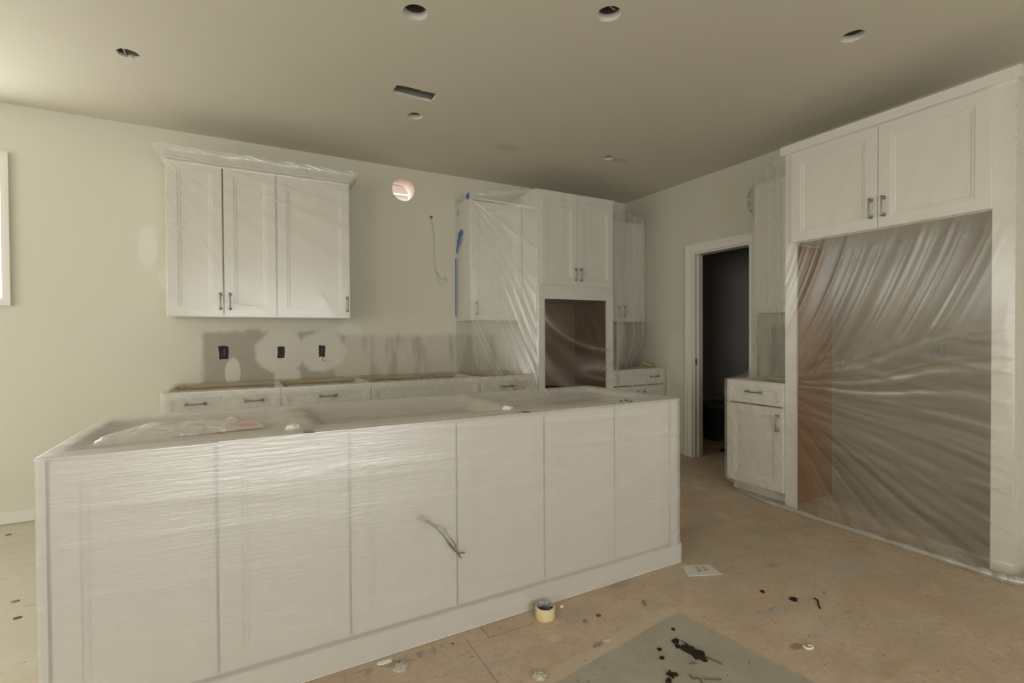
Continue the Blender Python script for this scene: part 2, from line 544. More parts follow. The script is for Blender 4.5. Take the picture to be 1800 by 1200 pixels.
bh = []
for i, (x, z) in enumerate(boxspots):
    rr = random.Random(20 + i)
    w, h = (0.033, 0.052) if i == 0 else (0.027, 0.049)
    L = []
    for (a, b) in ((-1, -1), (0, -1), (1, -1), (1, 0), (1, 1), (0, 1), (-1, 1), (-1, 0)):
        L.append((x + a * w + rr.uniform(-.004, .004), z + b * h + rr.uniform(-.004, .004)))
    bh.append(L)
struct('wall_back', plate('wall_back', 'wall_back', rectloop(XL, XR, 0, ZR), [rectloop(WX0, WX1, WZ0, WZ1), circ(VX, VZ, VR, 40)] + bh,
                          lambda u, v, w: (u, YB + w, v), 0.14))
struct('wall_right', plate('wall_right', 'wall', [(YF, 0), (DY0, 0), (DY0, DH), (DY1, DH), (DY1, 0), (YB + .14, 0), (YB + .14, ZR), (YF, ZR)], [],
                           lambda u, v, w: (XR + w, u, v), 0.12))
struct('wall_left', plate('wall_left', 'wall', rectloop(YF, YB + .14, 0, ZR), [rectloop(1.4, 3.7, 0.5, 2.4), rectloop(-2.45, -0.15, 0.5, 2.4)],
                          lambda u, v, w: (XL - w, u, v), 0.14))
struct('wall_front', plate('wall_front', 'wall', rectloop(XL - .14, XR + .12, 0, ZR), [rectloop(-1.1, 2.1, 0.03, 2.25)],
                           lambda u, v, w: (u, YF - w, v), 0.14))

def window(name, to3d, u0, u1, v0, v1, casing=0.07, mull=None, sash=(.02, .04, -.10, -.06)):
    """casing + sash + pane; to3d(u, v, w): w > 0 into the room"""
    root = obj(name, None)
    root['kind'] = 'structure'
    def frame(nm, a0, a1, b0, b1, wd, w0, w1, mat):
        bm = bmesh.new()
        for r in ((a0, a1, b0, b0 + wd), (a0, a1, b1 - wd, b1), (a0, a0 + wd, b0 + wd, b1 - wd), (a1 - wd, a1, b0 + wd, b1 - wd)):
            P = [to3d(u, v, w) for w in (w0, w1) for (u, v) in ((r[0], r[2]), (r[1], r[2]), (r[1], r[3]), (r[0], r[3]))]
            vv = [bm.verts.new(p) for p in P]
            for f in ((3, 2, 1, 0), (4, 5, 6, 7), (0, 1, 5, 4), (1, 2, 6, 5), (2, 3, 7, 6), (3, 0, 4, 7)):
                bm.faces.new([vv[i] for i in f])
        return obj(nm, mesh_of(bm, nm, mat), root)
    frame('window_casing', u0 - casing, u1 + casing, v0 - casing, v1 + casing, casing, 0.0, 0.018, 'trim')
    frame('window_casing', u0 - casing, u1 + casing, v0 - casing, v1 + casing, 0.022, 0.018, 0.026, 'trim')
    frame('window_frame', u0, u1, v0, v1, sash[0], -0.12, 0.0, 'trim')
    frame('window_sash', u0 + sash[0], u1 - sash[0], v0 + sash[0], v1 - sash[0], sash[1], sash[2], sash[3], 'trim')
    if mull:
        for mu in mull:
            bm = bmesh.new()
            P = [to3d(u, v, w) for w in (-.1, -.06) for (u, v) in ((mu - .03, v0 + .05), (mu + .03, v0 + .05), (mu + .03, v1 - .05), (mu - .03, v1 - .05))]
            vv = [bm.verts.new(p) for p in P]
            for f in ((3, 2, 1, 0), (4, 5, 6, 7), (0, 1, 5, 4), (1, 2, 6, 5), (2, 3, 7, 6), (3, 0, 4, 7)):
                bm.faces.new([vv[i] for i in f])
            obj('mullion', mesh_of(bm, 'mullion', 'trim'), root)
    bm = bmesh.new()
    e_ = sash[0] + sash[1]
    bm.faces.new([bm.verts.new(to3d(u, v, (sash[2] + sash[3]) / 2)) for u, v in rectloop(u0 + e_, u1 - e_, v0 + e_, v1 - e_)])
    obj('pane', mesh_of(bm, 'pane', 'glass'), root)
    return root

window('window_1', lambda u, v, w: (u, YB - w, v), WX0, WX1, WZ0, WZ1, 0.042, sash=(.003, .006, -.035, -.015))
window('window_2', lambda u, v, w: (XL + w, u, v), 1.4, 3.7, 0.5, 2.4, mull=[2.55])
window('window_3', lambda u, v, w: (XL + w, u, v), -2.45, -0.15, 0.5, 2.4, mull=[-1.3])
window('window_4', lambda u, v, w: (u, YF + w, v), -1.1, 2.1, 0.03, 2.25, mull=[0.5])

# baseboards, with the gap left under them for the floor covering
def baseboard(name, x0, x1, y0, y1):
    bm = bmesh.new()
    bx(bm, x0, x1, y0, y1, 0.012, 0.092)
    o = obj(name, mesh_of(bm, name, 'trim'))
    o['kind'] = 'structure'
baseboard('baseboard_back', XL, -0.47, YB - .014, YB)
baseboard('baseboard_left', XL, XL + .014, YF, YB - .014)
baseboard('baseboard_right', XR - .014, XR, YF, 0.93)

# doorway trim: casing, jamb and stops
tr = obj('trim_1', None)
tr['kind'] = 'structure'
CW = 0.078
for nm, bl in (('casing_leg', [(XR - .018, XR, DY1, DY1 + CW, 0.0, DH + CW), (XR - .026, XR - .018, DY1 + CW - .024, DY1 + CW, 0.0, DH + CW)]),
               ('casing_leg', [(XR - .018, XR, DY0 - CW, DY0, 0.0, DH + CW), (XR - .026, XR - .018, DY0 - CW, DY0 - CW + .024, 0.0, DH + CW)]),
               ('casing_head', [(XR - .018, XR, DY0, DY1, DH, DH + CW), (XR - .026, XR - .018, DY0, DY1, DH + CW - .024, DH + CW)]),
               ('jamb', [(XR, XR + .12, DY1 - .018, DY1, 0, DH), (XR + .045, XR + .08, DY1 - .03, DY1 - .018, 0, DH)]),
               ('jamb', [(XR, XR + .12, DY0, DY0 + .018, 0, DH), (XR + .045, XR + .08, DY0 + .018, DY0 + .03, 0, DH)]),
               ('jamb_head', [(XR, XR + .12, DY0 + .018, DY1 - .018, DH - .018, DH)])):
    boxes(nm, 'trim', bl, tr)
boxes('strike_plate', 'pull', [(XR + .012, XR + .036, DY1 - .020, DY1 - .018, 0.93, 0.99)], tr)

# room behind the doorway
PX0, PX1, PY0, PY1 = XR + .12, 5.7, 1.9, 5.2
boxes('floor_pantry', 'floor', [(XR, PX1, PY0, PY1, -.15, 0.0)])['kind'] = 'structure'
boxes('wall_pantry_far', 'pantry', [(PX1, PX1 + .1, PY0, PY1, 0, ZR)])['kind'] = 'structure'
boxes('wall_pantry_side', 'pantry', [(PX0, PX1, PY1, PY1 + .1, 0, ZR)])['kind'] = 'structure'
boxes('wall_pantry_near', 'pantry', [(PX0, PX1, PY0 - .1, PY0, 0, ZR)])['kind'] = 'structure'
boxes('wall_pantry_door_side', 'pantry', [(PX0, PX0 + .01, PY0, DY0, 0, ZC), (PX0, PX0 + .01, DY1, PY1, 0, ZC), (PX0, PX0 + .01, DY0, DY1, DH, ZC),
                                         (PX0 - .12, PX0, YB + .14, PY1, 0, ZR)])['kind'] = 'structure'
boxes('ceiling_pantry', 'pantry', [(PX0, PX1, PY0, PY1, 2.75, 2.77)])['kind'] = 'structure'

# outside, seen through the round hole: ground and the neighbour's lap siding
gd = boxes('ground', 'floor', [(-12, 14, 4.60, 16, -0.4, -0.2)])
gd['kind'] = 'structure'
nb = thing('neighbour_house', 'pale pink house side with white band, seen through the round wall hole', 'house', (2.6, 7.6, -0.2))
bm = bmesh.new()
for i in range(24, 34):
    z = 0.05 + i * 0.15
    v = [bm.verts.new(p) for p in ((-2.2, 0.0, z), (2.6, 0.0, z), (2.6, -.012, z), (-2.2, -.012, z), (-2.2, 0, z + .15), (2.6, 0, z + .15))]
    bm.faces.new((v[3], v[2], v[5], v[4]))
    bm.faces.new((v[0], v[1], v[2], v[3]))
bx(bm, -2.2, 2.6, 0.0, 0.2, 3.65, 5.15)
obj('siding', mesh_of(bm, 'siding', 'pink'), nb)
boxes('trim_band', 'trim', [(-2.2, 2.6, -.03, 0, 3.640, 3.662)], nb)
boxes('lower_wall', 'pale_pink', [(-2.2, 2.6, 0.0, 0.2, 0, 3.65)], nb)

# ------------------------------------------------------------------ ceiling cut-outs and their fittings
can_labels = ['white recessed can with coiled wires in ceiling, over island', 'white recessed can with looped wires in ceiling, right of the coiled one over island',
              'recessed light can in ceiling close to the tall refrigerator surround', 'empty recessed can right beside the rectangular duct cut-out in ceiling',
              'small recessed can in ceiling beside a brown smudge, before the oven tower']
for i, (x, y, r) in enumerate(cans):
    t = thing('recessed_light_can', can_labels[i], 'light can', (x, y, ZC), 0, 'recessed light cans')
    bm = bmesh.new()
    rings = lathe(bm, [(r * 1.0, 0.012), (r * .96, 0.014), (r * .94, 0.034)], 28)
    obj('can_wall', mesh_of(bm, 'can_wall', 'can_white', True), t)
    bm = bmesh.new()
    lathe(bm, [(r * .94, 0.034), (r * .90, 0.036), (r * .90, 0.13)], 28)
    obj('can_upper_shade', mesh_of(bm, 'can_upper_shade', 'dark_void', True), t)  # dark colour paints in the shade higher up inside the can
    bm = bmesh.new()
    rings = lathe(bm, [(r * .92, 0.129), (r * .92, 0.135)], 28)
    bm.faces.new(rings[0]); bm.faces.new(rings[1])
    obj('can_cap', mesh_of(bm, 'can_cap', 'black' if i < 3 else 'metal'), t)
    if i < 3:
        rr = random.Random(50 + i)
        for k in range(3):
            p = [(rr.uniform(-.6, .6) * r, rr.uniform(-.6, .6) * r, 0.128)]
            for q in range(4):
                p.append((rr.uniform(-.62, .62) * r, rr.uniform(-.62, .62) * r, rr.uniform(0.03, 0.10)))
            p.append((rr.uniform(-.6, .6) * r, rr.uniform(-.6, .6) * r, 0.127))
            tube('wire', 'cable_white' if k else 'copper', p, 0.0028, t, 5, 5)

t = thing('ceiling_junction_box', 'dark junction box inside the ragged ceiling hole near the window', 'junction box', (-0.54, 3.35, ZC))
bm = bmesh.new()
bx(bm, -.065, .065, -.065, .065, .016, .07)
for f in list(bm.faces):
    if f.calc_center_median().z < .02:
        bm.faces.remove(f)
obj('box_body', mesh_of(bm, 'box_body', 'can_white'), t)
boxes('box_divider', 'metal', [(-.02, -.012, -.06, .06, .006, .068)], t)
tube('wire', 'cable_white', [(.03, .02, .068), (.035, -.01, .03), (.01, -.03, .02), (-.03, -.02, .04)], .004, t)

t = thing('duct_boot', 'rectangular sheet metal duct boot in the ceiling cut-out', 'duct', (0.97, 3.045, ZC))
bm = bmesh.new()
L0 = [(-.14, -.065), (.142, -.067), (.144, .066), (-.141, .064)]
a = [bm.verts.new((x, y, .012)) for x, y in L0]
b = [bm.verts.new((x * .96, y * .9, .11)) for x, y in L0]
for i in range(4):
    bm.faces.new((a[i], a[(i + 1) % 4], b[(i + 1) % 4], b[i]))
obj('duct_wall', mesh_of(bm, 'duct_wall', 'metal'), t)
boxes('duct_back', 'black', [(-.137, .139, -.062, .062, .109, .115)], t)

# round hole for the cooker hood duct
t = thing('vent_sleeve', 'pale round duct sleeve through the wall, open to daylight', 'vent', (VX, YB, VZ))
bm = bmesh.new()
lathe(bm, [(VR * .985, -0.002), (VR * 1.0, -0.002), (VR * 1.0, .20), (VR * .985, .20), (VR * .985, -0.002)], 40, axis='y')
obj('sleeve', mesh_of(bm, 'sleeve', 'sleeve', True), t)
boxes('clip', 'black', [(-.078, -.072, -.004, .004, -.083, -.077)], t)

# outlet boxes
ol = ['empty black outlet box in a bare grey drywall patch', 'black outlet box with curled wire in the pale patch between the two others',
      'black outlet box with a wire tail bending out below it']
for i, (x, z) in enumerate(boxspots):
    t = thing('outlet_box', ol[i], 'outlet box', (x, YB, z), 0, 'outlet boxes above the base cabinets')
    w, h = (0.040, 0.060) if i == 0 else (0.034, 0.057)
    bm = bmesh.new()
    for b_ in ((-w, w, .05, .053, -h, h), (-w, -w + .002, .004, .05, -h, h), (w - .002, w, .004, .05, -h, h), (-w, w, .004, .05, -h, -h + .002), (-w, w, .004, .05, h - .002, h)):
        bx(bm, *b_)
    obj('box_shell', mesh_of(bm, 'box_shell', 'black'), t)
    rr = random.Random(80 + i)
    wp = [[(-.012, .045, .02), (-.014, .01, -.03), (-.002, .008, .0), (.006, .006, .028), (.008, .01, -.02)],
          [(.012, .045, .03), (-.012, .006, .01), (-.006, .004, -.028), (.012, .004, -.022), (.014, .01, .02)],
          [(-.01, .045, .03), (-.012, .006, -.025), (.0, .003, .012), (.008, .006, .028), (.0, .01, -.03)]][i]
    tube('wire', 'wire', wp, .0022, t)
    if i == 2:
        tube('wire_tail', 'wire', [(.002, .02, -.02), (.001, -.004, -.042), (.004, -.006, -.070), (.016, -.006, -.083), (.034, -.008, -.085)], .0020, t)

# cable hanging out of the wall for the hood
t = thing('wall_cable', 'thin white cable hanging from a small hole below the round vent', 'cable', (1.56, YB, 2.355))
bm = bmesh.new()
rg = lathe(bm, [(.016, -.001), (.012, -.0025), (.004, -.0025)], 10, axis='y')
bm.faces.new(rg[-1])
obj('wall_hole', mesh_of(bm, 'wall_hole', 'brown_bit'), t)
tube('cable_run', 'cable_white', [(0, -.002, 0), (-.008, -.010, -.05), (.012, -.008, -.10), (.020, -.007, -.25), (.022, -.007, -.40), (.036, -.009, -.50)], .0028, t)
tube('wire_end', 'wire', [(.036, -.009, -.50), (.07, -.02, -.56), (.11, -.02, -.585), (.135, -.02, -.575), (.115, -.02, -.54)], .0014, t)
tube('wire_end', 'wire', [(.036, -.009, -.50), (.06, -.03, -.60), (.10, -.03, -.625), (.14, -.03, -.60), (.145, -.03, -.565)], .0010, t)

# ------------------------------------------------------------------ cabinets (local: front faces -y, x runs right)
_doors = {}
def door_mesh(w, h, frame=0.060, t=0.020):
    key = (round(w, 4), round(h, 4), frame)
    if key in _doors:
        return _doors[key]
    rings = [(0, 0.0), (0, -t + .003), (.003, -t), (frame, -t), (frame + .004, -t + .006), (frame + .016, -t + .006), (frame + .023, -t + .011)]
    bm = bmesh.new()
    R = []
    for ins, y in rings:
        R.append([bm.verts.new(p) for p in ((ins, y, ins), (w - ins, y, ins), (w - ins, y, h - ins), (ins, y, h - ins))])
    for i in range(len(R) - 1):
        for k in range(4):
            bm.faces.new((R[i][k], R[i][(k + 1) % 4], R[i + 1][(k + 1) % 4], R[i + 1][k]))
    bm.faces.new(R[0]); bm.faces.new(R[-1])
    me = mesh_of(bm, 'door', 'cabinet')
    _doors[key] = me
    return me

def make_pull():
    L = 0.118
    bm = bmesh.new()
    for s in (-1, 1):
        c = s * (L / 2 - .008)
        prof = [(.0095, 0.0), (.0095, -.004), (.0060, -.010), (.0060, -.024)]
        R = [[bm.verts.new((a * q, y, c + b * q)) for a, b in ((-1, -1), (1, -1), (1, 1), (-1, 1))] for q, y in prof]
        for i in range(len(R) - 1):
            for k in range(4):
                bm.faces.new((R[i][k], R[i][(k + 1) % 4], R[i + 1][(k + 1) % 4], R[i + 1][k]))
        bm.faces.new(R[0]); bm.faces.new(R[-1])
    n = 12
    pts, rs = [], []
    for i in range(n + 1):
        u = i / n * 2 - 1
        pts.append((0, -.024 - .007 * (1 - u * u), u * (L / 2)))
        rs.append(.0046 + .0035 * u ** 4)
    tube_bm(bm, pts, rs, 8)
    return mesh_of(bm, 'handle', 'pull', True)
PULL = make_pull()

def handle(parent, x, z, horiz=False, y=-0.020):
    o = obj('handle', PULL, parent, (x, y, z))
    if horiz:
        o.rotation_euler = (0, math.radians(90), 0)
    return o

def carcass(t, W, D, z0, z1, open_top=False, toe=0.0, inner='wood', shelves=()):
    th = 0.018
    zb = z0 + toe
    bl = [(0, th, 0, D, z0 if not toe else zb, z1), (W - th, W, 0, D, z0 if not toe else zb, z1)]
    boxes('side_panel', 'cabinet', [bl[0]], t)
    boxes('side_panel', 'cabinet', [bl[1]], t)
    boxes('bottom_panel', 'cabinet', [(th, W - th, 0, D, zb, zb + th)], t)
    boxes('back_panel', inner, [(th, W - th, D - .008, D, zb + th, z1)], t)
    if open_top:
        boxes('top_rail', 'cabinet', [(th, W - th, 0, .02, z1 - .09, z1)], t)
        boxes('stretcher', inner, [(th, W - th, D - .10, D - .01, z1 - .02, z1)], t)
        boxes('shelf', 'deck', [(th, W - th, .02, D - .01, z1 - .09, z1 - .074)], t)
    else:
        boxes('top_panel', 'cabinet', [(th, W - th, 0, D, z1 - th, z1)], t)
    if toe:
        boxes('toe_kick', 'cabinet', [(0.0, W, .07, .085, z0, zb)], t)

def front(t, nm, x0, x1, z0, z1, frame=0.060, pulls=(), horiz=False):
    d = obj(nm, door_mesh(x1 - x0, z1 - z0, frame), t, (x0, 0, z0))
    for px, pz in pulls:
        handle(d, px - x0, pz - z0, horiz)
    return d

# --- wall cabinets left
YU = 4.105
g = 'wall cabinets'
t = thing('wall_cabinet', 'white wall cabinet with paired doors and pulls side by side, under plastic', 'cabinet', (-0.466, YU, 0), 0, g)
carcass(t, 0.684, YB - YU, 1.385, 2.47)
front(t, 'door', .002, .332, 1.385, 2.462, .062, [(.316, 1.492)])
front(t, 'door', .342, .679, 1.385, 2.462, .062, [(.376, 1.492)])
t = thing('wall_cabinet', 'white single-door wall cabinet joined to the paired-door one, below the crown', 'cabinet', (0.218, YU, 0), 0, g)
carcass(t, 0.532, YB - YU, 1.385, 2.47)
front(t, 'door', .007, .530, 1.385, 2.462, .062, [(.508, 1.492)])

def crown(name, label, x0, x1, yf, yb, zs, sides=(1, 1), k_=1.0):
    prof = [(0.0, zs), (.010, zs), (.012, zs + .012), (.026, zs + .024), (.046, zs + .052), (.050, zs + .066), (0.0, zs + .066)]
    bm = bmesh.new()
    R = []
    for o_, z in prof:
        o_ *= k_
        a, b = x0 - o_ * sides[0], x1 + o_ * sides[1]
        R.append([bm.verts.new(p) for p in ((a, yb, z), (a, yf - o_, z), (b, yf - o_, z), (b, yb, z))])
    for i in range(len(R) - 1):
        for k in range(3):
            bm.faces.new((R[i][k], R[i][k + 1], R[i + 1][k + 1], R[i + 1][k]))
    bm.faces.new(R[0]); bm.faces.new(R[-1])
    o = obj(name, mesh_of(bm, name, 'cabinet'))
    return tag(o, label, 'moulding')
crown('crown_moulding', 'white crown moulding along the top of the left wall cabinets', -0.466, 0.750, YU, YB - .002, 2.47)

# --- base cabinets along the back wall
YC = 3.815
base = [(-0.462, 0.221, 'white base cabinet with two pulls on one wide drawer', [(-.288, .798), (.052, .800)]),
        (0.221, 0.846, 'white base cabinet with one pull centred on its drawer', [(.533, .800)]),
        (0.846, 1.764, 'wide white base cabinet with a plain drawer front without pulls', []),
        (1.764, 2.346, 'white base cabinet beside the oven tower, drawer with one pull', [(2.018, .79)])]
for x0, x1, lab, pulls in base:
    t = thing('base_cabinet', lab, 'cabinet', (x0, YC, 0), 0, 'base cabinets along the back wall')
    W = x1 - x0
    carcass(t, W, YB - YC, 0, .876, True, .10)
    front(t, 'drawer_front', .004, W - .004, .715, .868, .036, [(px - x0, pz) for px, pz in pulls], True)
    front(t, 'door', .004, W / 2 - .002, .108, .705, .06, [(W / 2 - .04, .60)])
    front(t, 'door', W / 2 + .002, W - .004, .108, .705, .06, [(W / 2 + .04, .60)])

# --- single-door wall cabinet left of the oven tower
t = thing('wall_cabinet', 'white single-door wall cabinet against the left side of the oven tower', 'cabinet', (1.815, YU, 0), 0, g)
carcass(t, 0.535, YB - YU, 1.376, 2.50)
front(t, 'door', .004, .531, 1.376, 2.47, .062, [(.050, 1.486)])

# --- oven tower
TX0, TX1, TY = 2.350, 3.232, 3.800
t = thing('oven_tower', 'tall white oven tower cabinet with a brown open oven bay', 'cabinet', (TX0, TY, 0))
W, D = TX1 - TX0, YB - TY
boxes('side_panel', 'cabinet', [(0, .018, .02, D, 0, 2.50)], t)
boxes('side_panel', 'cabinet', [(W - .018, W, .02, D, 0, 2.50)], t)
ox0, ox1, oz0, oz1 = .074, .802, .70, 1.572
boxes('face_frame', 'cabinet', [(0, ox0, 0, .02, 0, 2.50), (ox1, W, 0, .02, 0, 2.50), (ox0, ox1, 0, .02, oz1, 2.50), (ox0, ox1, 0, .02, .10, oz0)], t)
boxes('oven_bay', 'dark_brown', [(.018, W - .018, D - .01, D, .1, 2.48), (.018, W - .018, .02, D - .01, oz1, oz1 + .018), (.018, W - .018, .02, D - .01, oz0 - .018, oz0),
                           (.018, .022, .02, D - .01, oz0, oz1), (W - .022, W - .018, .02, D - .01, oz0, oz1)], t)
boxes('top_panel', 'cabinet', [(.018, W - .018, .02, D, 2.482, 2.50)], t)
front(t, 'door', .034, .430, 1.700, 2.488, .062, [(.408, 1.806)])
front(t, 'door', .434, .862, 1.700, 2.488, .062, [(.470, 1.806)])
front(t, 'drawer_front', .034, .862, .12, .66, .062, [(W / 2, .39)], True)
crown('crown_moulding', 'white crown moulding on top of the oven tower', TX0, TX1, TY, YB - .002, 2.50, (1, 1), .2)

# --- right of the tower
t = thing('wall_cabinet', 'white wall cabinet in the room corner right of the oven tower', 'cabinet', (TX1, YU, 0), 0, g)
W = XR - TX1 - .003
carcass(t, W, YB - YU, 1.376, 2.47)
front(t, 'door', .004, W / 2 - .002, 1.376, 2.46, .062, [(W / 2 - .04, 1.486)])
front(t, 'door', W / 2 + .002, W - .004, 1.376, 2.46, .062, [(W / 2 + .04, 1.486)])
t = thing('base_cabinet', 'white base cabinet in the room corner right of the oven tower', 'cabinet', (TX1, YC, 0), 0, 'base cabinets along the back wall')
carcass(t, W, YB - YC, 0, .876, True, .10)
front(t, 'drawer_front', .004, W - .004, .715, .868, .036, [(.545, .797)], True)
front(t, 'door', .004, W / 2 - .002, .108, .705, .06, [(W / 2 - .04, .60)])
front(t, 'door', W / 2 + .002, W - .004, .108, .705, .06, [(W / 2 + .04, .60)])

# --- right wall: rotated by -90 degrees, local x runs towards -y
RW = math.radians(-90)
XF = 3.392
t = thing('base_cabinet', 'white base cabinet with one drawer and one door, beside the doorway', 'cabinet', (XF + .004, 2.602, 0), RW)
carcass(t, 0.47, XR - XF - .006, 0, .876, True, .09)
front(t, 'drawer_front', .004, .466, .708, .868, .036, [(.245, .797)], True)
front(t, 'door', .004, .466, .088, .696, .062, [(.432, .590)])
t = thing('wall_cabinet', 'white wall cabinet between doorway and refrigerator surround', 'cabinet', (3.64, 2.535, 0), RW, g)
carcass(t, 0.40, XR - 3.642, 1.40, 2.44)
front(t, 'door', .003, .397, 1.40, 2.43, .062, [(.372, 1.51)])

# refrigerator surround
FY0, FY1 = 0.940, 2.128
t = thing('refrigerator_surround', 'tall white refrigerator surround with two doors above an empty bay', 'cabinet', (XF, FY1, 0), RW)
W, D = FY1 - FY0, XR - XF - .002
lp, rp = .078, .088
boxes('side_panel', 'cabinet', [(0, .02, 0, D, 0, 2.50), (.02, lp, 0, .02, 0, 2.50)], t)
boxes('side_panel', 'cabinet', [(W - .02, W, 0, D, 0, 2.50), (W - rp, W - .02, 0, .02, 0, 2.50)], t)
boxes('panel_lining', 'brown', [(.0205, .024, .02, D, 0.0, 1.868)], t)
boxes('upper_box', 'cabinet', [(lp, W - rp, .01, D, 1.868, 1.886), (lp, W - rp, .01, D, 2.48, 2.498), (.02, .038, .02, D, 1.868, 2.48), (W - .038, W - .02, .02, D, 1.868, 2.48)], t)
boxes('top_rail', 'cabinet', [(lp, W - rp, 0, .02, 2.46, 2.50)], t)
xm = FY1 - 1.541
front(t, 'door', .050, xm - .002, 1.872, 2.488, .066, [(xm - .034, 1.996)])
front(t, 'door', xm + .002, W - rp + .004, 1.872, 2.488, .066, [(xm + .034, 1.996)])
bm = bmesh.new()
cp = [(0, 2.50), (.022, 2.50), (.022, 2.545), (.024, 2.558), (0, 2.558)]
R = []
for o_, z in cp:
    R.append([bm.verts.new(p) for p in ((-o_, D, z), (-o_, -o_, z), (W + o_, -o_, z), (W + o_, D, z))])
for i in range(len(R) - 1):
    for k in range(3):
        bm.faces.new((R[i][k], R[i][k + 1], R[i + 1][k + 1], R[i + 1][k]))
bm.faces.new(R[0]); bm.faces.new(R[-1])
obj('crown', mesh_of(bm, 'crown', 'cabinet'), t)

t = thing('water_valve_box', 'small dark water valve box on the wall inside the refrigerator bay', 'valve box', (XR, 1.453, 1.116))
bm = bmesh.new()
bx(bm, -.012, -.001, -.038, .038, -.045, .045)
bmesh.ops.bevel(bm, geom=list(bm.edges), offset=.006, segments=2, affect='EDGES')
obj('box_plate', mesh_of(bm, 'box_plate', 'grey_bit'), t)
tube('valve_pipe', 'metal', [(-.014, 0, .01), (-.03, 0, .01), (-.035, 0, -.02)], .007, t)

# ------------------------------------------------------------------ island
IX0, IX1, IY0, IY1, IZ = -0.525, 2.045, 1.905, 2.665, 0.880
t = thing('kitchen_island', 'long white kitchen island with six framed panels, no worktop yet', 'island', (0, 0, 0))
th = .02
boxes('end_panel', 'cabinet', [(IX0, IX0 + th, IY0, IY1, 0, IZ)], t)
boxes('end_panel', 'cabinet', [(IX1 - th, IX1, IY0, IY1, 0, IZ)], t)
boxes('back_panel', 'cabinet', [(IX0 + th, IX1 - th, IY1 - th, IY1, .1, IZ)], t)
boxes('front_panel', 'cabinet', [(IX0 + th, IX1 - th, IY0, IY0 + .012, 0.0, IZ)], t)
boxes('bottom_panel', 'wood', [(IX0 + th, IX1 - th, IY0 + .012, IY1 - th, .10, .118)], t)
boxes('partition', 'deck', [(.188, .224, IY0 + .012, IY1 - th, .806, IZ)], t)
boxes('partition', 'deck', [(1.12, 1.156, IY0 + .012, IY1 - th, .806, IZ)], t)
boxes('deck_panel', 'deck', [(IX0 + th, IX1 - th, IY0 + .013, IY1 - th, .79, .806)], t)
boxes('top_rail', 'cabinet', [(IX0 + th, IX1 - th, IY0 + .012, IY0 + .10, IZ - .02, IZ)], t)
boxes('corner_post', 'cabinet', [(IX0, -.511, IY0 - .022, IY0, .10, IZ)], t)
boxes('corner_post', 'cabinet', [(1.992, IX1, IY0 - .022, IY0, .10, IZ)], t)
seams = [-.507, -.087, .338, .767, 1.197, 1.612, 1.990]
for i in range(6):
    front(t, 'panel', 0, seams[i + 1] - seams[i] - .008, .112, IZ - .004, .066).location = (seams[i] + .004, IY0, .112)
bm = bmesh.new()
bx(bm, IX0 - .016, IX1 + .016, IY0 - .031, IY0 - .022, .002, .100)
bx(bm, IX1, IX1 + .016, IY0 - .022, IY1, .002, .100)
bx(bm, IX0 - .016, IX0, IY0 - .022, IY1, .002, .100)
bx(bm, IX0, IX1, IY0 - .022, IY0, .002, .100)
obj('skirting', mesh_of(bm, 'skirting', 'cabinet'), t)

# ------------------------------------------------------------------ plastic film
def vnoise(x, y, seed=0):
    tab = np.random.RandomState(seed).rand(256, 256)
    xi, yi = np.floor(x).astype(int), np.floor(y).astype(int)
    fx, fy = x - xi, y - yi
    fx, fy = fx * fx * (3 - 2 * fx), fy * fy * (3 - 2 * fy)
    a, b = tab[xi % 256, yi % 256], tab[(xi + 1) % 256, yi % 256]
    c, d = tab[xi % 256, (yi + 1) % 256], tab[(xi + 1) % 256, (yi + 1) % 256]
    return (a * (1 - fx) + b * fx) * (1 - fy) + (c * (1 - fx) + d * fx) * fy

def ridge(x, y, seed=0, p=3.0):
    a = vnoise(x, y * .45 + 7.3, seed)
    b = vnoise(x * 2.3 + 11.0, y * .6, seed + 100)
    return np.clip(.75 * (1 - np.abs(2 * a - 1)) + .35 * b - .05, 0, 1) ** p

def sstep(x, a, b):
    t_ = np.clip((x - a) / (b - a), 0, 1)
    return t_ * t_ * (3 - 2 * t_)

def film(name, label, mat, patches, prints=()):
    """patches: list of (P[n, m, 3], fold[n, m]); shared edges are welded; one continuous sheet"""
    bm = bmesh.new()
    lay = bm.verts.layers.float.new('fold')
    lay2 = bm.verts.layers.float.new('print')
    for P, F in patches:
        X_, Y_, Z_ = P[..., 0], P[..., 1], P[..., 2]
        PR = np.zeros_like(F)
        for (cx, cy_, cz, rx, ry, rz) in prints:
            dd = np.sqrt(((X_ - cx) / rx) ** 2 + ((Y_ - cy_) / ry) ** 2 + ((Z_ - cz) / rz) ** 2)
            PR = np.maximum(PR, (1 - sstep(dd, .6, 1.1)) * sstep(vnoise(X_ * 40 + Z_ * 30, Y_ * 40 + Z_ * 20, 5), .3, .6))
        n, m = F.shape
        V = [[None] * m for _ in range(n)]
        for i in range(n):
            for j in range(m):
                v = bm.verts.new(P[i, j])
                v[lay] = float(F[i, j])
                v[lay2] = float(PR[i, j])
                V[i][j] = v
        for i in range(n - 1):
            for j in range(m - 1):
                bm.faces.new((V[i][j], V[i][j + 1], V[i + 1][j + 1], V[i + 1][j]))
    bmesh.ops.remove_doubles(bm, verts=bm.verts, dist=0.0004)
    me = bpy.data.meshes.new(name)
    bm.to_mesh(me)
    bm.free()
    me.materials.append(mat)
    me.polygons.foreach_set('use_smooth', [True] * len(me.polygons))
    return tag(obj(name, me), label, 'plastic sheet')

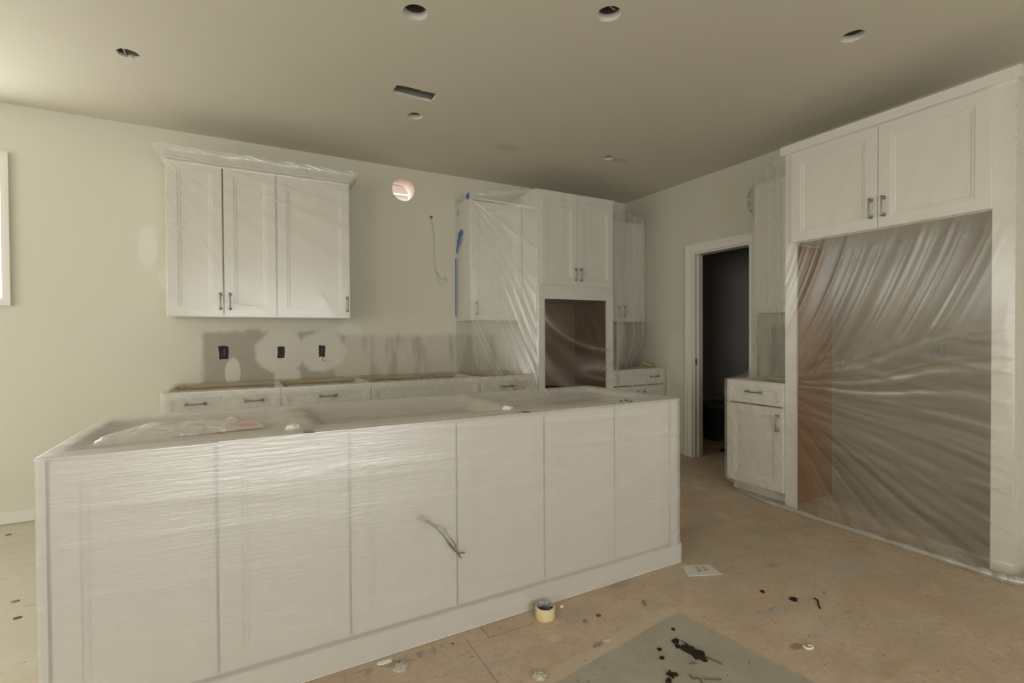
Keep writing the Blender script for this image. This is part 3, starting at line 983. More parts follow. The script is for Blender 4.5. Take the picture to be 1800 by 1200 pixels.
def curtain(c0, c1, nt, ns, dispf, edge=(1, 1), tpow=1.0, top=False):
    """sheet spanned between two corner curves c(t) -> xyz, t 0 (bottom) .. 1 (top); dispf(S, T, X) -> (disp, fold)"""
    tt = np.linspace(0, 1, nt) ** tpow
    A = np.array([c0(t_) for t_ in tt])
    B = np.array([c1(t_) for t_ in tt])
    s = np.linspace(0, 1, ns)
    P = A[:, None, :] * (1 - s)[None, :, None] + B[:, None, :] * s[None, :, None]
    S, T = np.meshgrid(s, tt)
    ds = np.gradient(P, axis=1)
    dt = np.gradient(P, axis=0)
    N = np.cross(ds, dt)
    N /= np.linalg.norm(N, axis=2, keepdims=True) + 1e-9
    d, F = dispf(S, T, P)
    fade = np.ones_like(S)
    L = np.linalg.norm(B - A, axis=1).mean()
    if edge[0]:
        fade *= sstep(S * L, 0, .04)
    if edge[1]:
        fade *= sstep((1 - S) * L, 0, .04)
    if top:
        fade *= sstep(1 - T, 0, .05)
    P = P + N * (d * fade)[..., None]
    return P, np.clip(F, 0, 1)

# island sheet -------------------------------------------------------
fm_island = film_mat('island_film', 0.34, 0.35, scale=(1.0, 1.0, 13.0), nscale=8, bump=0.20, gloss=0.17, rough=0.27, tint=(0.84, 0.825, 0.80),
                     red=True)
def i_out(z):
    return 0.006 + 0.014 * float(1 - sstep(np.array(z), .100, .125))
def icorner(x, y, sx, sy):
    def f(t_):
        z = .006 + t_ * (.892 - .006)
        o = i_out(z)
        if sy < 0:
            return (x + sx * o, y - .022 - .0125, z)
        return (x + sx * o, y + sy * o, z)
    return f
def d_front(S, T, P):
    x, z = P[..., 0], P[..., 2]
    up_ = sstep(z, .45, .85)
    lines = ridge(x * 1.1 + 2 * z, z * 26 + .9 * x, 3, 4) * (.35 + .65 * up_)
    diag = ridge((x - z * 2.2) * .55, (z + x * -.26) * 11, 5, 3) * sstep(x, .6, 1.6)
    sag = ridge(x * .4, (z - .16 * (x - 1.4) ** 2 * .4) * 8, 9, 3) * (1 - up_)
    d = .0035 * lines + .012 * diag + .002 * sag - .001
    d *= sstep(z, .16, .3)
    return d * .5, .36 * lines + .6 * diag + .5 * sag
def d_side(S, T, P):
    z = P[..., 2]
    r = ridge(S * 3, z * 22, 12, 3)
    return .006 * r * sstep(z, .11, .2), .5 * r
c = [icorner(IX0, IY1, -1, 1), icorner(IX0, IY0, -1, -1), icorner(IX1, IY0, 1, -1), icorner(IX1, IY1, 1, 1)]
patches = [curtain(c[0], c[1], 120, 60, d_side, top=True), curtain(c[1], c[2], 120, 340, d_front, top=True), curtain(c[2], c[3], 120, 60, d_side, top=True), curtain(c[3], c[0], 120, 340, d_side, top=True)]
# for the top: bilinear grid between the upper rims, sagging into the open cabinets
ux, uy = np.linspace(0, 1, 340), np.linspace(0, 1, 60)
U, V = np.meshgrid(ux, uy)
q00, q10, q01, q11 = (np.array(k(1.0)) for k in (c[1], c[2], c[0], c[3]))
P = q00 * ((1 - U) * (1 - V))[..., None] + q10 * (U * (1 - V))[..., None] + q01 * ((1 - U) * V)[..., None] + q11 * (U * V)[..., None]
X, Y = P[..., 0], P[..., 1]
edgef = sstep(U * 2.6, 0, .05) * sstep((1 - U) * 2.6, 0, .05) * sstep((1 - V) * .76, 0, .05)
bay = np.zeros_like(X)
for a, b, dep in ((-.505, .188, .020), (.224, 1.12, .050), (1.156, 2.025, .026)):
    bay += dep * sstep(X, a, a + .10) * (1 - sstep(X, b - .10, b))
bay *= sstep(Y, IY0 + .09, IY0 + .22) * (1 - sstep(Y, IY1 - .15, IY1 - .03))
lines = ridge(X * .8 + Y * .6, Y * 30 - 2.2 * X, 15, 3)
fan = ridge(np.arctan2(Y - 2.3, X - 1.6 + 1e-6) * 9, X * .7, 17, 3)
z_add = -bay + edgef * (.006 * lines + .005 * fan * sstep(X, .3, 1.2))
P[..., 2] += z_add
patches.append((P, np.clip(.5 * lines + .35 * fan, 0, 1)))
film('plastic_sheet', 'clear plastic sheet wrapped tightly around the kitchen island', fm_island, patches, [(-.05, 2.12, .88, .10, .10, .1)])

# sheet over the base cabinets along the back wall ---------------------
fm_base = film_mat('base_film', 0.22, 0.30, rot=(0, 0.5, 0), scale=(1, 1, 5), nscale=9, bump=0.1, tint=(.86, .85, .78), red=True)
def bc(x, y, ztop=.888, o=.0):
    return lambda t_: (x, y, .02 + t_ * (ztop - .02))
def d_base(S, T, P):
    x, z = P[..., 0], P[..., 2]
    r = ridge(x * 14 + z * 9, z * 3, 21, 3)
    return .002 * r, .8 * r
c = [bc(-.474, 4.425), bc(-.474, 3.785), bc(2.335, 3.785)]
patches = [curtain(c[0], c[1], 50, 40, d_base, top=True), curtain(c[1], c[2], 50, 300, d_base, top=True)]
ux, uy = np.linspace(0, 1, 300), np.linspace(0, 1, 40)
U, V = np.meshgrid(ux, uy)
P = np.stack([-.474 + U * 2.809, 3.785 + V * .64, np.full_like(U, .888)], -1)
X, Y = P[..., 0], P[..., 1]
r = ridge(X * 3 + Y * 4, Y * 12 + X, 23, 3)
bay = np.zeros_like(X)
for x0, x1, _, _ in base:
    bay += .022 * sstep(X, x0 + .01, x0 + .09) * (1 - sstep(X, x1 - .09, x1 - .01))
bay *= sstep(Y, 3.83, 3.93) * (1 - sstep(Y, 4.30, 4.40))
ef = sstep(V * .64, 0, .05) * sstep(U * 2.8, 0, .05) * sstep((1 - U) * 2.8, 0, .05)
P[..., 2] += -bay + ef * .006 * r
patches.append((P, .7 * r))
film('plastic_sheet', 'plastic sheet laid over the run of base cabinets along the back wall', fm_base, patches, [(2.14, 3.79, .75, .07, .06, .10)])

# sheet around the left wall cabinets ----------------------------------
fm_upper = film_mat('upper_film', 0.16, 0.40, rot=(0, 0.42, 0), scale=(1, 1, 6), nscale=8, bump=0.08, tint=(.86, .85, .78))
def uc(x, y, sx, sy):
    def f(t_):
        z = 1.378 + t_ * (2.541 - 1.378)
        o = .004 + .060 * float(sstep(np.array(z), 2.445, 2.515))
        return (x + sx * o, y + sy * o, z)
    return f
def d_upper(S, T, P):
    x, z = P[..., 0], P[..., 2]
    fx, fz = x + .55, 2.55 - z
    ang = np.arctan2(fz, fx + .02)
    fan = ridge(ang * 15, np.hypot(fx, fz) * 1.2, 31, 2) * sstep(z, 1.5, 2.2)
    low = ridge((x + .4 * z) * 3, (z + .25 * x) * 14, 33, 4) * (1 - sstep(z, 1.45, 1.7))
    crn = ridge(x * 15 + (z - 2.45) * 70, x * 2, 35, 1.5) * sstep(z, 2.44, 2.48)
    puff = ridge(x * 2.0 - z * .6, z * 3.2, 37, 5) * (1 - sstep(z, 1.9, 2.3))
    return .0012 * fan + .0012 * low + .008 * crn, .55 * fan + .4 * low + .8 * crn + .25 * puff
c = [uc(-.466, 4.425, -1, 0), uc(-.466, YU - .022, -1, -1), uc(.750, YU - .022, 1, -1), uc(.750, 4.425, 1, 0)]
film('plastic_sheet', 'clear plastic sheet wrapped around the left wall cabinets and their crown', fm_upper,
     [curtain(c[0], c[1], 260, 40, d_upper), curtain(c[1], c[2], 260, 240, d_upper), curtain(c[2], c[3], 260, 40, d_upper)])

# sheet over the oven tower and the cabinets on both sides --------------
fm_tower = film_mat('tower_film', 0.05, 0.55, rot=(0, 0.75, 0), scale=(1, 1, 5), nscale=7, bump=0.12, tint=(0.85, 0.84, 0.78),
                    red=True)
def tc(x, y, z0, z1, bot=0.0, xo=0.0):
    def f(t_):
        k = (1 - t_) ** 6
        return (x + xo * k, y - bot * k, z0 + t_ * (z1 - z0))
    return f
def d_tleft(S, T, P):
    z = P[..., 2]
    u = S * .60
    # folds run from the upper left down to the lower right
    diag = ridge((u - (2.45 - z) * .36) * 14, z * .9, 41, 3) * (1 - sstep(z, 1.9, 2.45) * .3)
    fan = ridge(np.arctan2(2.52 - z, u + .03) * 15, np.hypot(u, 2.52 - z) * 1.3, 43, 3)
    swag = -.035 * np.sin(np.pi * S) * sstep(z, 1.2, 2.3)
    w = sstep(z, 1.3, 2.1)
    return .006 * diag * (1 - w) + .005 * fan * w + swag - .02 * np.sin(np.pi * S), .34 + .42 * diag * (1 - w) + .24 * fan * w
def d_tfront(S, T, P):
    z, x = P[..., 2], P[..., 0] - TX0
    y0 = .86 + .45 * np.exp(-x * 2.6) + .06 * x
    sw = ridge(x * 1.2, (z - y0) * 22, 45, 3) * (1 - sstep(z, .95 + .5 * np.exp(-x * 2), 1.15 + .5 * np.exp(-x * 2)))
    ver = ridge(x * 9, z * 1.3, 47, 3) * sstep(z, 1.6, 2.1)
    fine = ridge((x + z * .5) * 9, z * 5, 49, 6) * (1 - sstep(z, 1.45, 1.6))
    return .006 * sw + .0012 * ver + .001 * fine, .75 * sw + .18 * ver + .10 * fine + .12 * sstep(z, 1.55, 1.7)
def d_tright(S, T, P):
    z = P[..., 2]
    ver = ridge(S * 5 + (2.4 - z) * .5, z * .8, 51, 3)
    bulge = .05 * np.sin(np.pi * S) * np.exp(-((z - 1.25) / .3) ** 2)
    return .010 * ver + bulge - .03 * np.sin(np.pi * S) * sstep(z, 1.5, 2.2), .32 + .6 * ver
def d_tside(S, T, P):
    z = P[..., 2]
    r = ridge(S * 3, z * 4, 53, 3)
    return .004 * r, .2 + .3 * r
def tright_end(t_):
    z = .88 + t_ * (2.50 - .88)
    k = float(1 - sstep(np.array(z), .90, 1.25))
    return (3.940 - .10 * k, 4.085 + .10 * k, z)
c = [tc(1.803, 4.425, .892, 2.555), tc(1.800, 4.075, .892, 2.555, .22), tc(2.338, 3.768, .78, 2.562, .0), tc(3.245, 3.768, .70, 2.562), tright_end]
film('plastic_sheet', 'clear plastic sheet hung over the oven tower and the cabinets beside it', fm_tower,
     [curtain(c[0], c[1], 200, 30, d_tside), curtain(c[1], c[2], 200, 110, d_tleft), curtain(c[2], c[3], 200, 150, d_tfront), curtain(c[3], c[4], 200, 110, d_tright)],
     [(2.20, 3.80, .82, .09, .15, .12), (3.42, 3.90, .84, .08, .30, .07)])

fm_corner = film_mat('corner_film', 0.20, 0.40, scale=(3, 3, 1), nscale=7, bump=0.1, tint=(.84, .83, .76))
def d_corner(S, T, P):
    r = ridge(S * 9, P[..., 2] * 1.5, 61, 3)
    return .006 * r, .5 * r
c = [bc(3.248, 3.780), bc(3.942, 3.780)]
P0, F0 = curtain(c[0], c[1], 50, 90, d_corner, top=True)
U, V = np.meshgrid(np.linspace(0, 1, 90), np.linspace(0, 1, 30))
Pt = np.stack([3.248 + U * .694, 3.780 + V * .64, .888 + .008 * ridge(U * 6, V * 4, 63, 3) * sstep(V, 0, .1) * sstep(U, 0, .06) * sstep(1 - U, 0, .06)], -1)
film('plastic_sheet', 'plastic sheet over the corner base cabinet right of the oven tower', fm_corner, [(P0, F0), (Pt, ridge(U * 6, V * 4, 63, 3) * .5)])

# sheet over the refrigerator surround and the cabinets beside it --------
fm_fridge = film_mat('refrigerator_film', 0.07, 0.50, rot=(0.3, 0, 0), scale=(1, 1, 5), nscale=8, bump=0.10, tint=(0.82, 0.79, 0.69))
XFF = XF - .026
def fz(t_, zt):
    return .004 + t_ * (zt - .004)
def cA(t_):
    return (3.945, 2.615 - .07 * float(sstep(np.array(t_), .33, .40)), fz(t_, 2.43))
def cB(t_):
    z = fz(t_, 2.44)
    k = float(sstep(np.array(z), .882, .985))
    k = k ** .55
    low = float(1 - sstep(np.array(z), 0, .10))
    return (3.366 + (3.614 - 3.366) * k + .05 * low, 2.612 - .062 * k - .10 * low, z if k == 0 or k == 1 else .882 + (z - .882) * (.25 + .75 * (z - .882) / .103))
def cC(t_):
    z = fz(t_, 2.566)
    low = float(1 - sstep(np.array(z), 0, .07))
    o = .004 * float(sstep(np.array(z), 2.48, 2.50))
    return (XFF - .05 * low - o, 2.134 + o * 5, z)
def cD(t_):
    z = fz(t_, 2.568)
    low = float(1 - sstep(np.array(z), 0, .07))
    o = .004 * float(sstep(np.array(z), 2.48, 2.50))
    return (XFF - .05 * low - o, .934 - o * 5 - .04 * low, z)
def cE(t_):
    return (3.945, .934 - .04 * float(1 - sstep(np.array(t_), 0, .03)), fz(t_, 2.56))
def d_fr(S, T, P):
    y, z = S * 1.2, P[..., 2]
    tz = (1.90 - z)
    # upper family: folds fall from the top right and bend towards the lower left
    cc = y + .30 * np.maximum(tz, -.6) + .18 * np.maximum(tz, 0) ** 2
    upf = .6 * ridge(cc * 8, z * .8 + .3 * y, 71, 2) + .5 * ridge(cc * 21, z * 1.0, 72, 5)
    # lower family: pulled out of the left edge at counter height
    ang = np.arctan2(z - .86, y + .12)
    lowf = ridge(ang * 26 + 3 + 1.6 * vnoise(y * 2.2, z * 3, 74), y * .8, 73, 2.2)
    lowf2 = ridge((z + .16 * y) * 26, y * .9, 75, 4)
    w = sstep(z, .72 + .30 * y, 1.12 + .30 * y)
    a_ = w * sstep(2.5 - z, 0, .2)
    bulge = .035 * np.sin(np.pi * S) * np.exp(-((z - .8) / .6) ** 2)
    nz = (1 - sstep(z, 1.78, 1.92)) * .75 + .25
    d = .006 * upf * a_ * nz + (.0045 * lowf + .002 * lowf2) * (1 - w) - bulge * (1 - sstep(z, 1.7, 1.85))
    haze = .10 * sstep(y, .10, .75) * (1 - sstep(z, 1.8, 1.9))
    return d, haze + .15 * (1 - sstep(1.9 - z, 0, .08)) + (.55 * upf * a_ * nz + (.42 * lowf + .34 * lowf2) * (.35 + .65 * sstep(y, .05, .4)) * (1 - w))
def d_rl(S, T, P):
    z = P[..., 2]
    ver = ridge(S * 5.5 + (z - 1.0) * .25, z * .7, 77, 3) * sstep(z, .95, 1.2)
    dg = ridge((S * .5 + z * .55) * 13, z * 1.0, 79, 3) * (1 - sstep(z, .75, .95))
    return .006 * ver + .0018 * dg, .16 + .18 * sstep(z, .9, 1.1) + .6 * ver + .5 * dg
def d_end(S, T, P):
    z = P[..., 2]
    r = ridge(S * 5 + z * 1.2, z * 3.5, 81, 3)
    return .009 * r, .3 + .4 * r
ptch = [curtain(cA, cB, 240, 60, lambda S, T, P: (S * 0, S * 0 + .15)), curtain(cB, cC, 240, 80, d_rl), curtain(cC, cD, 240, 200, d_fr), curtain(cD, cE, 240, 60, d_end)]
ff = film('plastic_sheet', 'large plastic sheet hung over the refrigerator surround and the cabinets by the doorway', fm_fridge, ptch)
# gathered hem lying on the floor and the bunched top corner
fm_hem = film_mat('film_hem', 0.50, 0.3, scale=(1, 1, 1), nscale=30, bump=.5, gloss=.12, tint=(.80, .77, .70))
bm = bmesh.new()
hp = [(3.42, 2.53, .008), (3.34, 2.30, .010), (3.315, 2.10, .013), (3.305, 1.80, .012), (3.300, 1.40, .014), (3.295, 1.05, .014), (3.30, .92, .016), (3.36, .86, .018), (3.50, .86, .016), (3.90, .87, .014)]
sp = smooth_path(hp, 14)
rr = random.Random(5)
tube_bm(bm, sp, [max(.006, p.z * (1.3 + .25 * math.sin(i * .9) + rr.uniform(-.15, .15))) for i, p in enumerate(sp)], 9)
obj('gathered_hem', mesh_of(bm, 'gathered_hem', fm_hem, True), ff)
bm = bmesh.new()
bmesh.ops.create_icosphere(bm, subdivisions=4, radius=1.0)
for v in bm.verts:
    n = v.co.copy()
    k = .78 + .35 * abs(math.sin(n.x * 5 + n.z * 7) * math.cos(n.y * 6 - n.z * 3))
    v.co = Vector((n.x * .085 * k, n.y * .055 * k, n.z * .13 * k))
o = obj('bunched_corner', mesh_of(bm, 'bunched_corner', film_mat('film_bunch', .30, .3, nscale=25, bump=.5, tint=(.72, .70, .62)), True), ff, (3.80, 2.64, 2.36))

# ------------------------------------------------------------------ blue tape on the tower sheet's edge
def strip(name, mat, pts, w, nrm, parent=None, th=.0008):
    bm = bmesh.new()
    pts = smooth_path(pts, 5)
    n = Vector(nrm)
    R = []
    for i, p in enumerate(pts):
        d = (pts[min(i + 1, len(pts) - 1)] - pts[max(i - 1, 0)]).normalized()
        s = d.cross(n).normalized() * (w[i * (len(w) - 1) // max(1, len(pts) - 1)] if isinstance(w, (list, tuple)) else w) / 2
        R.append([bm.verts.new(p + s), bm.verts.new(p - s), bm.verts.new(p - s + n * th), bm.verts.new(p + s + n * th)])
    for i in range(len(R) - 1):
        for k in range(4):
            bm.faces.new((R[i][k], R[i][(k + 1) % 4], R[i + 1][(k + 1) % 4], R[i + 1][k]))
    bm.faces.new(R[0]); bm.faces.new(R[-1])
    return obj(name, mesh_of(bm, name, mat, True), parent)
tag(strip('painters_tape', 'blue', [(1.795, 4.25, 2.215), (1.790, 4.29, 2.19), (1.786, 4.30, 2.15), (1.790, 4.335, 2.10), (1.793, 4.37, 2.045), (1.796, 4.36, 2.03)], [.05, .06, .05, .03, .02, .02], (-1, 0, 0)),
    'curled strip of blue painter\'s tape hanging off the plastic on the tower\'s side', 'tape')
tag(strip('painters_tape', 'blue', [(1.793, 4.13, 2.495), (1.793, 4.10, 2.505), (1.793, 4.075, 2.51)], .05, (-1, 0, 0)),
    'small blue tape patch at the top corner of the hung plastic', 'tape')
tag(strip('painters_tape', 'blue', [(1.793, 4.40, 1.98), (1.793, 4.402, 1.7), (1.793, 4.405, 1.42)], .018, (-1, 0, 0)),
    'long narrow blue tape strip along the wall beside the hung plastic', 'tape')
tag(strip('painters_tape', 'blue', [(1.793, 4.33, 2.43), (1.793, 4.335, 2.37)], .012, (-1, 0, 0)),
    'thin blue tape sliver just above the curled blue strip', 'tape')

# ------------------------------------------------------------------ things lying about
def chip(name, label, cat, mat, x, y, z, r, h, seed, group=None, sx=1.0, rot=0.0, jag=.45, sub=2):
    rr = random.Random(seed)
    bm = bmesh.new()
    n = 17
    ang = [2 * math.pi * k / n + rr.uniform(-.1, .1) for k in range(n)]
    rad = [r * (1 - jag / 2 + jag * rr.random()) for _ in range(n)]
    lo = [bm.verts.new((sx * rad[k] * math.cos(ang[k]), rad[k] * math.sin(ang[k]), 0)) for k in range(n)]
    mi = [bm.verts.new((sx * rad[k] * .95 * math.cos(ang[k]), rad[k] * .95 * math.sin(ang[k]), h * rr.uniform(.45, .9))) for k in range(n)]
    hi = [bm.verts.new((sx * rad[k] * .5 * math.cos(ang[k]), rad[k] * .5 * math.sin(ang[k]), h * rr.uniform(.7, 1.1))) for k in range(n)]
    for a_, b_ in ((lo, mi), (mi, hi)):
        for k in range(n):
            bm.faces.new((a_[k], a_[(k + 1) % n], b_[(k + 1) % n], b_[k]))
    bm.faces.new(lo); bm.faces.new(hi)
    o = obj(name, mesh_of(bm, name, mat), None, (x, y, z), rot)
    return tag(o, label, cat, group)

# masking tape roll
t = thing('tape_roll', 'roll of cream masking tape standing on the floor before the island', 'tape roll', (1.142, 1.800, 0))
bm = bmesh.new()
lathe(bm, [(.0385, .0), (.0425, .0), (.043, .001), (.043, .049), (.0425, .050), (.0385, .050)], 40)
obj('tape_winding', mesh_of(bm, 'tape_winding', 'tape', True), t)
tl = NT('printed_cardboard_core')
cc_ = tl.rng(tl.noise(60, 2, vec=tl.mapping(scale=(1, 1, 1.4))), .56, .60)
M['core'] = tl.done(tl.mix(cc_, (0.40, 0.39, 0.42), (0.05, 0.05, 0.09)), .7)
bm = bmesh.new()
lathe(bm, [(.0385, .0), (.0385, .0505), (.0365, .0505), (.0365, .0), (.0385, .0)], 40)
obj('cardboard_core', mesh_of(bm, 'cardboard_core', 'core', True), t)

# printed card on the floor
t = thing('printed_card', 'white printed card lying flat at the island\'s corner', 'card', (0, 0, 0))
tp = NT('card_paper')
M['paper'] = tp.done(tp.mix(tp.noise(20), (0.66, 0.63, 0.56), (0.72, 0.69, 0.62)), .7)
q = [(2.030, 1.838), (2.173, 1.778), (2.135, 1.673), (1.968, 1.745)]
bm = bmesh.new()
lo = [bm.verts.new((x, y, .001)) for x, y in q]
hi = [bm.verts.new((x, y, .0035)) for x, y in q]
for k in range(4):
    bm.faces.new((lo[k], lo[(k + 1) % 4], hi[(k + 1) % 4], hi[k]))
bm.faces.new(lo); bm.faces.new(hi)
obj('card', mesh_of(bm, 'card', 'paper'), t)
Q = [Vector((x, y, 0)) for x, y in q]
def onq(u, v):
    return (Q[3] * (1 - u) + Q[2] * u) * (1 - v) + (Q[0] * (1 - u) + Q[1] * u) * v
bm = bmesh.new()
for k in range(4):
    for u0, u1, v in ((.38, .54 - .03 * (k % 2), .72 - k * .13), (.62, .76 - .04 * (k % 2), .74 - k * .12)):
        P4 = [onq(u0, v), onq(u1, v), onq(u1, v + .05), onq(u0, v + .05)]
        bm.faces.new([bm.verts.new((p.x, p.y, .0039)) for p in P4])
obj('print', mesh_of(bm, 'print', 'grey_bit'), t)

# bits of plaster, screws, dirt
chip('plaster_chip', 'jagged greyish plaster chip on the floor close to the island\'s hem', 'plaster', 'plaster', .494, 1.788, 0, .024, .010, 3, jag=.6)
chip('plaster_chip', 'rounded pale plaster lump on the floor at the edge of the clean concrete', 'plaster', 'plaster', .92, 1.492, 0, .020, .014, 5, sx=1.2)
chip('plaster_chip', 'tiny pale pink plaster lump on the floor beside the tape roll', 'plaster', 'white_plaster', 1.25, 1.83, 0, .008, .008, 6)
chip('paper_scrap', 'torn white scrap sticking out from under the island sheet', 'scrap', 'white_plaster', .452, 1.846, 0, .012, .004, 8, sx=2.4)
chip('plaster_lump', 'white plaster lump on the island sheet near its partition edge', 'plaster', 'white_plaster', .153, 1.985, .890, .019, .018, 9, sx=1.3)
chip('plaster_lump', 'white plaster lump on the middle of the island sheet', 'plaster', 'white_plaster', 1.07, 2.00, .888, .020, .020, 10, sx=1.1)
for i, (x, y) in enumerate(((1.688, 1.925), (1.732, 1.935), (1.728, 1.90))):
    chip('dirt_crumb', ['tiny black crumb on the island sheet, outer one of three, towards the plaster lump', 'tiny black crumb on the island sheet, middle one of three, farthest back', 'tiny black crumb on the island sheet, outer one of three, towards the doorway end'][i], 'dirt', 'dirt', x, y, .892, .007, .006, 30 + i, 'black crumbs on the island sheet', 1.3)
def screw(name, label, a, b, mat, r):
    tag(tube(name, mat, [(a[0], a[1], r), ((a[0] + b[0]) / 2, (a[1] + b[1]) / 2, r), (b[0], b[1], r)], [r * 1.0] * 4 + [r * 1.2] * 4 + [r * .8], None, 4), label, 'screw' if 'screw' in name else 'scrap')
screw('screw', 'dark loose screw on the floor at the edge of the clean concrete', (1.196, 1.527), (1.24, 1.534), 'grey_bit', .004)
screw('screw', 'short dark screw on the floor between tape roll and printed card', (1.585, 1.650), (1.605, 1.685), 'grey_bit', .004)
chip('plaster_crumb', 'small crumb lying beside the loose dark screw', 'plaster', 'plaster', 1.276, 1.541, 0, .012, .006, 12, sx=1.5)
chip('brown_scrap', 'small brown scrap on the floor before the tape roll', 'scrap', 'brown_bit', 1.353, 1.691, 0, .008, .006, 13, sx=1.4)
chip('grey_scrap', 'small blue-grey scrap on the floor before the tape roll', 'scrap', 'grey_bit', 1.273, 1.688, 0, .010, .005, 14)
tag(tube('plastic_hook', 'white_plaster', [(1.917, 1.128, .005), (1.914, 1.112, .005), (1.930, 1.104, .005), (1.945, 1.108, .005), (1.942, 1.118, .005), (1.932, 1.116, .005)], .0045), 'small white curled plastic hook on the tan floor', 'hook')
chip('dirt_clump', 'round black dirt clump on the tan floor beside the twig', 'dirt', 'dirt', 2.22, 1.354, 0, .016, .010, 15)
chip('dirt_clump', 'small black dirt speck on the tan floor between clump and card', 'dirt', 'dirt', 2.161, 1.468, 0, .010, .006, 16)
tag(tube('twig', 'dirt', [(2.315, 1.312, .003), (2.305, 1.29, .004), (2.275, 1.27, .003), (2.252, 1.249, .003)], .0032), 'thin dark bent twig on the tan floor', 'twig')
chip('dirt_clump', 'large elongated black dirt clump on the clean grey concrete', 'dirt', 'dirt', 1.512, 1.316, 0, .024, .014, 17, sx=1.9, rot=-1.45, jag=.8)
clump_labels = ['small black dirt clump touching the blunt end of the large elongated clump', 'black dirt bit between the large clump and its neighbouring small clump',
                'lone tiny dirt speck on clean concrete, farthest from the root fibres', 'lone tiny dirt speck on clean concrete, nearer the root fibres',
                'ragged black dirt clump on clean concrete, widest of three huddled together', 'small black dirt bit stuck to the widest of three huddled clumps',
                'middle-sized black dirt clump beside the widest of three huddled clumps', 'tiny dirt speck on the clean concrete near its corner with the tan floor']
for i, (x, y, r) in enumerate(((1.51, 1.398, .013), (1.489, 1.372, .009), (1.413, 1.391, .007), (1.383, 1.35, .007), (1.342, 1.269, .013), (1.356, 1.262, .008), (1.312, 1.249, .011), (1.56, 1.46, .006))):
    chip('dirt_clump', clump_labels[i], 'dirt', 'dirt', x, y, 0, r, .007, 40 + i, 'small dirt clumps on the clean concrete', 1.3, i * 1.1, .8)
fibre_labels = ['straight brown root fibre on clean concrete, longest of the loose ones', 'wavy brown root fibre on clean concrete beside the straight one',
                'very short brown root fibre on clean concrete by the large dirt clump\'s middle', 'short hooked root fibre at the blunt end of the large dirt clump',
                'brown root fibre trailing like a tail from the large dirt clump']
for i, p in enumerate(([(1.429, 1.194), (1.452, 1.178), (1.48, 1.162)], [(1.399, 1.235), (1.395, 1.215), (1.415, 1.205), (1.405, 1.18)], [(1.448, 1.277), (1.462, 1.273), (1.473, 1.266)], [(1.53, 1.39), (1.53, 1.37), (1.522, 1.36)], [(1.53, 1.28), (1.545, 1.24), (1.55, 1.215)])):
    tag(tube('root_fibre', 'brown_bit', [(x, y, .0025) for x, y in p], .0022), fibre_labels[i], 'fibre', 'root fibres on the clean concrete')
for i, (x, y) in enumerate(((-1.319, 4.203), (-.958, 3.12), (-.894, 2.93))):
    chip('debris_crumb', ['brown crumb on the dusty floor close to the baseboard by the window', 'grey crumb on the dusty floor at the island\'s short end', 'brown crumb on the dusty floor next to the grey crumb'][i], 'debris', 'brown_bit' if i != 1 else 'grey_bit', x, y, 0, .010, .005, 60 + i, 'crumbs left of the island', 1.6)
chip('debris_lump', 'small black lump on the floor inside the dark doorway', 'debris', 'dirt', 4.416, 3.438, 0, .035, .03, 70)
tag(strip('yellow_scrap', 'yellow', [(3.80, 4.02, .89), (3.82, 3.98, .93), (3.86, 3.95, .91), (3.90, 3.93, .897)], [.02, .05, .04, .02], (0, -.9, .4)), 'crumpled yellow scrap on the corner base cabinet', 'scrap')

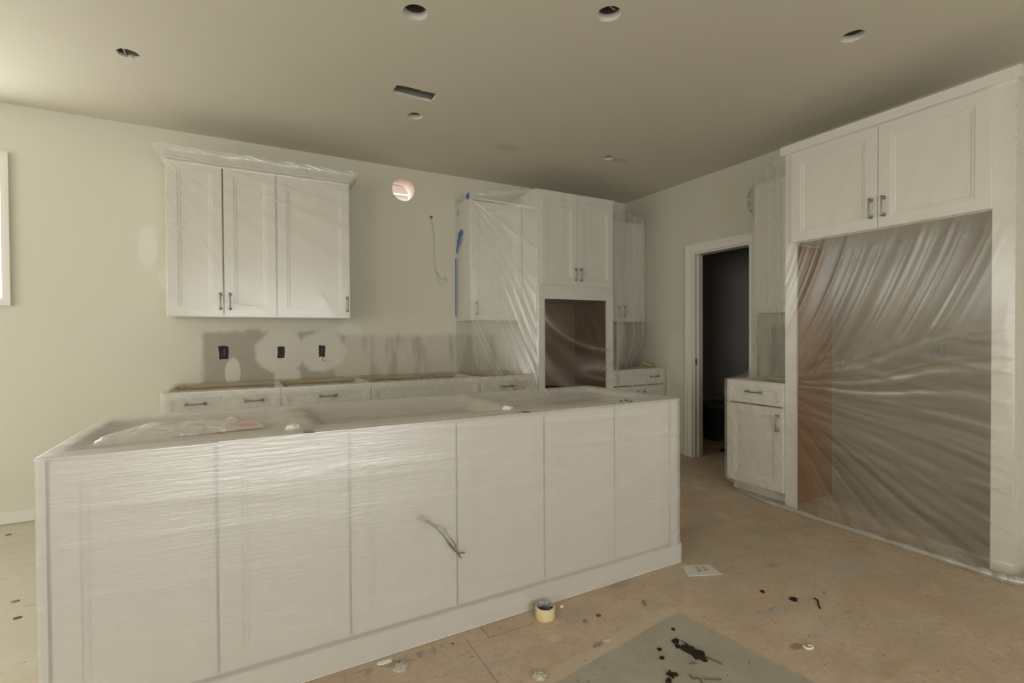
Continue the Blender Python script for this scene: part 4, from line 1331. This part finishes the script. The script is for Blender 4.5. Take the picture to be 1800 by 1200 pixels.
# crumpled plastic bag on the island
fm_bag = film_mat('crumpled_bag_film', 0.55, 0.35, nscale=16, bump=.6, gloss=.14, rough=.18, tint=(.88, .86, .83), red=True)
U, V = np.meshgrid(np.linspace(0, 1, 150), np.linspace(0, 1, 50))
bx_, by_ = -.44 + .50 * U, 2.02 + .17 * V + .10 * U
env = np.sin(np.pi * np.clip(U, 0, 1)) ** .45 * np.sin(np.pi * V) ** .6
cr = ridge(U * 5 + V * 3, V * 4 - U * 2, 91, 2)
cr2 = ridge(U * 13 - V * 5, V * 9 + U * 5, 93, 2)
P = np.stack([bx_ + .012 * (cr2 - .5), by_ + .03 * (cr - .5) * np.sin(np.pi * U), .886 + env * (.022 + .022 * cr + .010 * cr2)], -1)
film('crumpled_bag', 'crumpled clear plastic with red print lying on the island', fm_bag, [(P, np.clip(.4 * cr + .4 * cr2, 0, 1))], [(.02, 2.13, .90, .09, .09, .2)])['category'] = 'plastic bag'

# wire pigtail coming out of the island front
t = thing('wire_pigtail', 'grey wires with a tan connector hanging under the island sheet', 'wires', (0, 0, 0))
y0 = 1.8780
chipo = tube('connector', 'cream', [(.598, 1.888, .512), (.612, 1.885, .506), (.626, 1.884, .496)], .011, t, 4, 9)
tube('wire', 'wire', [(.62, y0, .502), (.655, y0, .478), (.70, y0 - .002, .425), (.728, y0 - .014, .375), (.76, y0 - .016, .342), (.79, y0 - .016, .338)], .0028, t)
tube('wire', 'wire', [(.62, y0, .498), (.665, y0, .462), (.712, y0 - .002, .405), (.738, y0 - .013, .370), (.756, y0 - .020, .345), (.772, y0 - .018, .318)], .0028, t)
tube('wire', 'copper', [(.66, y0, .47), (.70, y0, .455), (.72, y0 - .002, .42), (.745, y0 - .014, .385), (.752, y0 - .016, .36)], .0022, t)

# ------------------------------------------------------------------ bins beyond the doorway
def bin_(name, label, x, y, r, h, bail):
    t = thing(name, label, 'bin', (x, y, 0), 0, 'dark bins beyond the doorway')
    bm = bmesh.new()
    rg = lathe(bm, [(r * .80, 0), (r * .82, .004), (r * .97, h - .05), (r * 1.02, h - .05), (r * 1.02, h - .03), (r * .99, h - .03), (r * 1.0, h), (r * .97, h), (r * .80, .012)], 36)
    bm.faces.new(rg[0]); bm.faces.new(rg[-1])
    obj('tub', mesh_of(bm, 'tub', 'bin', True), t)
    if bail:
        p = [(r * math.cos(a), r * math.sin(a) * .35, h - .02 + .10 * math.sin(a)) for a in [math.pi * k / 8 for k in range(9)]]
        tube('bail_handle', 'pull', p, .004, t)
bin_('bin', 'dark grey round bin with a wire bail, just beyond the doorway', 4.90, 3.90, .19, .43, True)
bin_('bin', 'dark grey round bin without a bail, behind the door jamb', 4.66, 4.22, .18, .42, False)
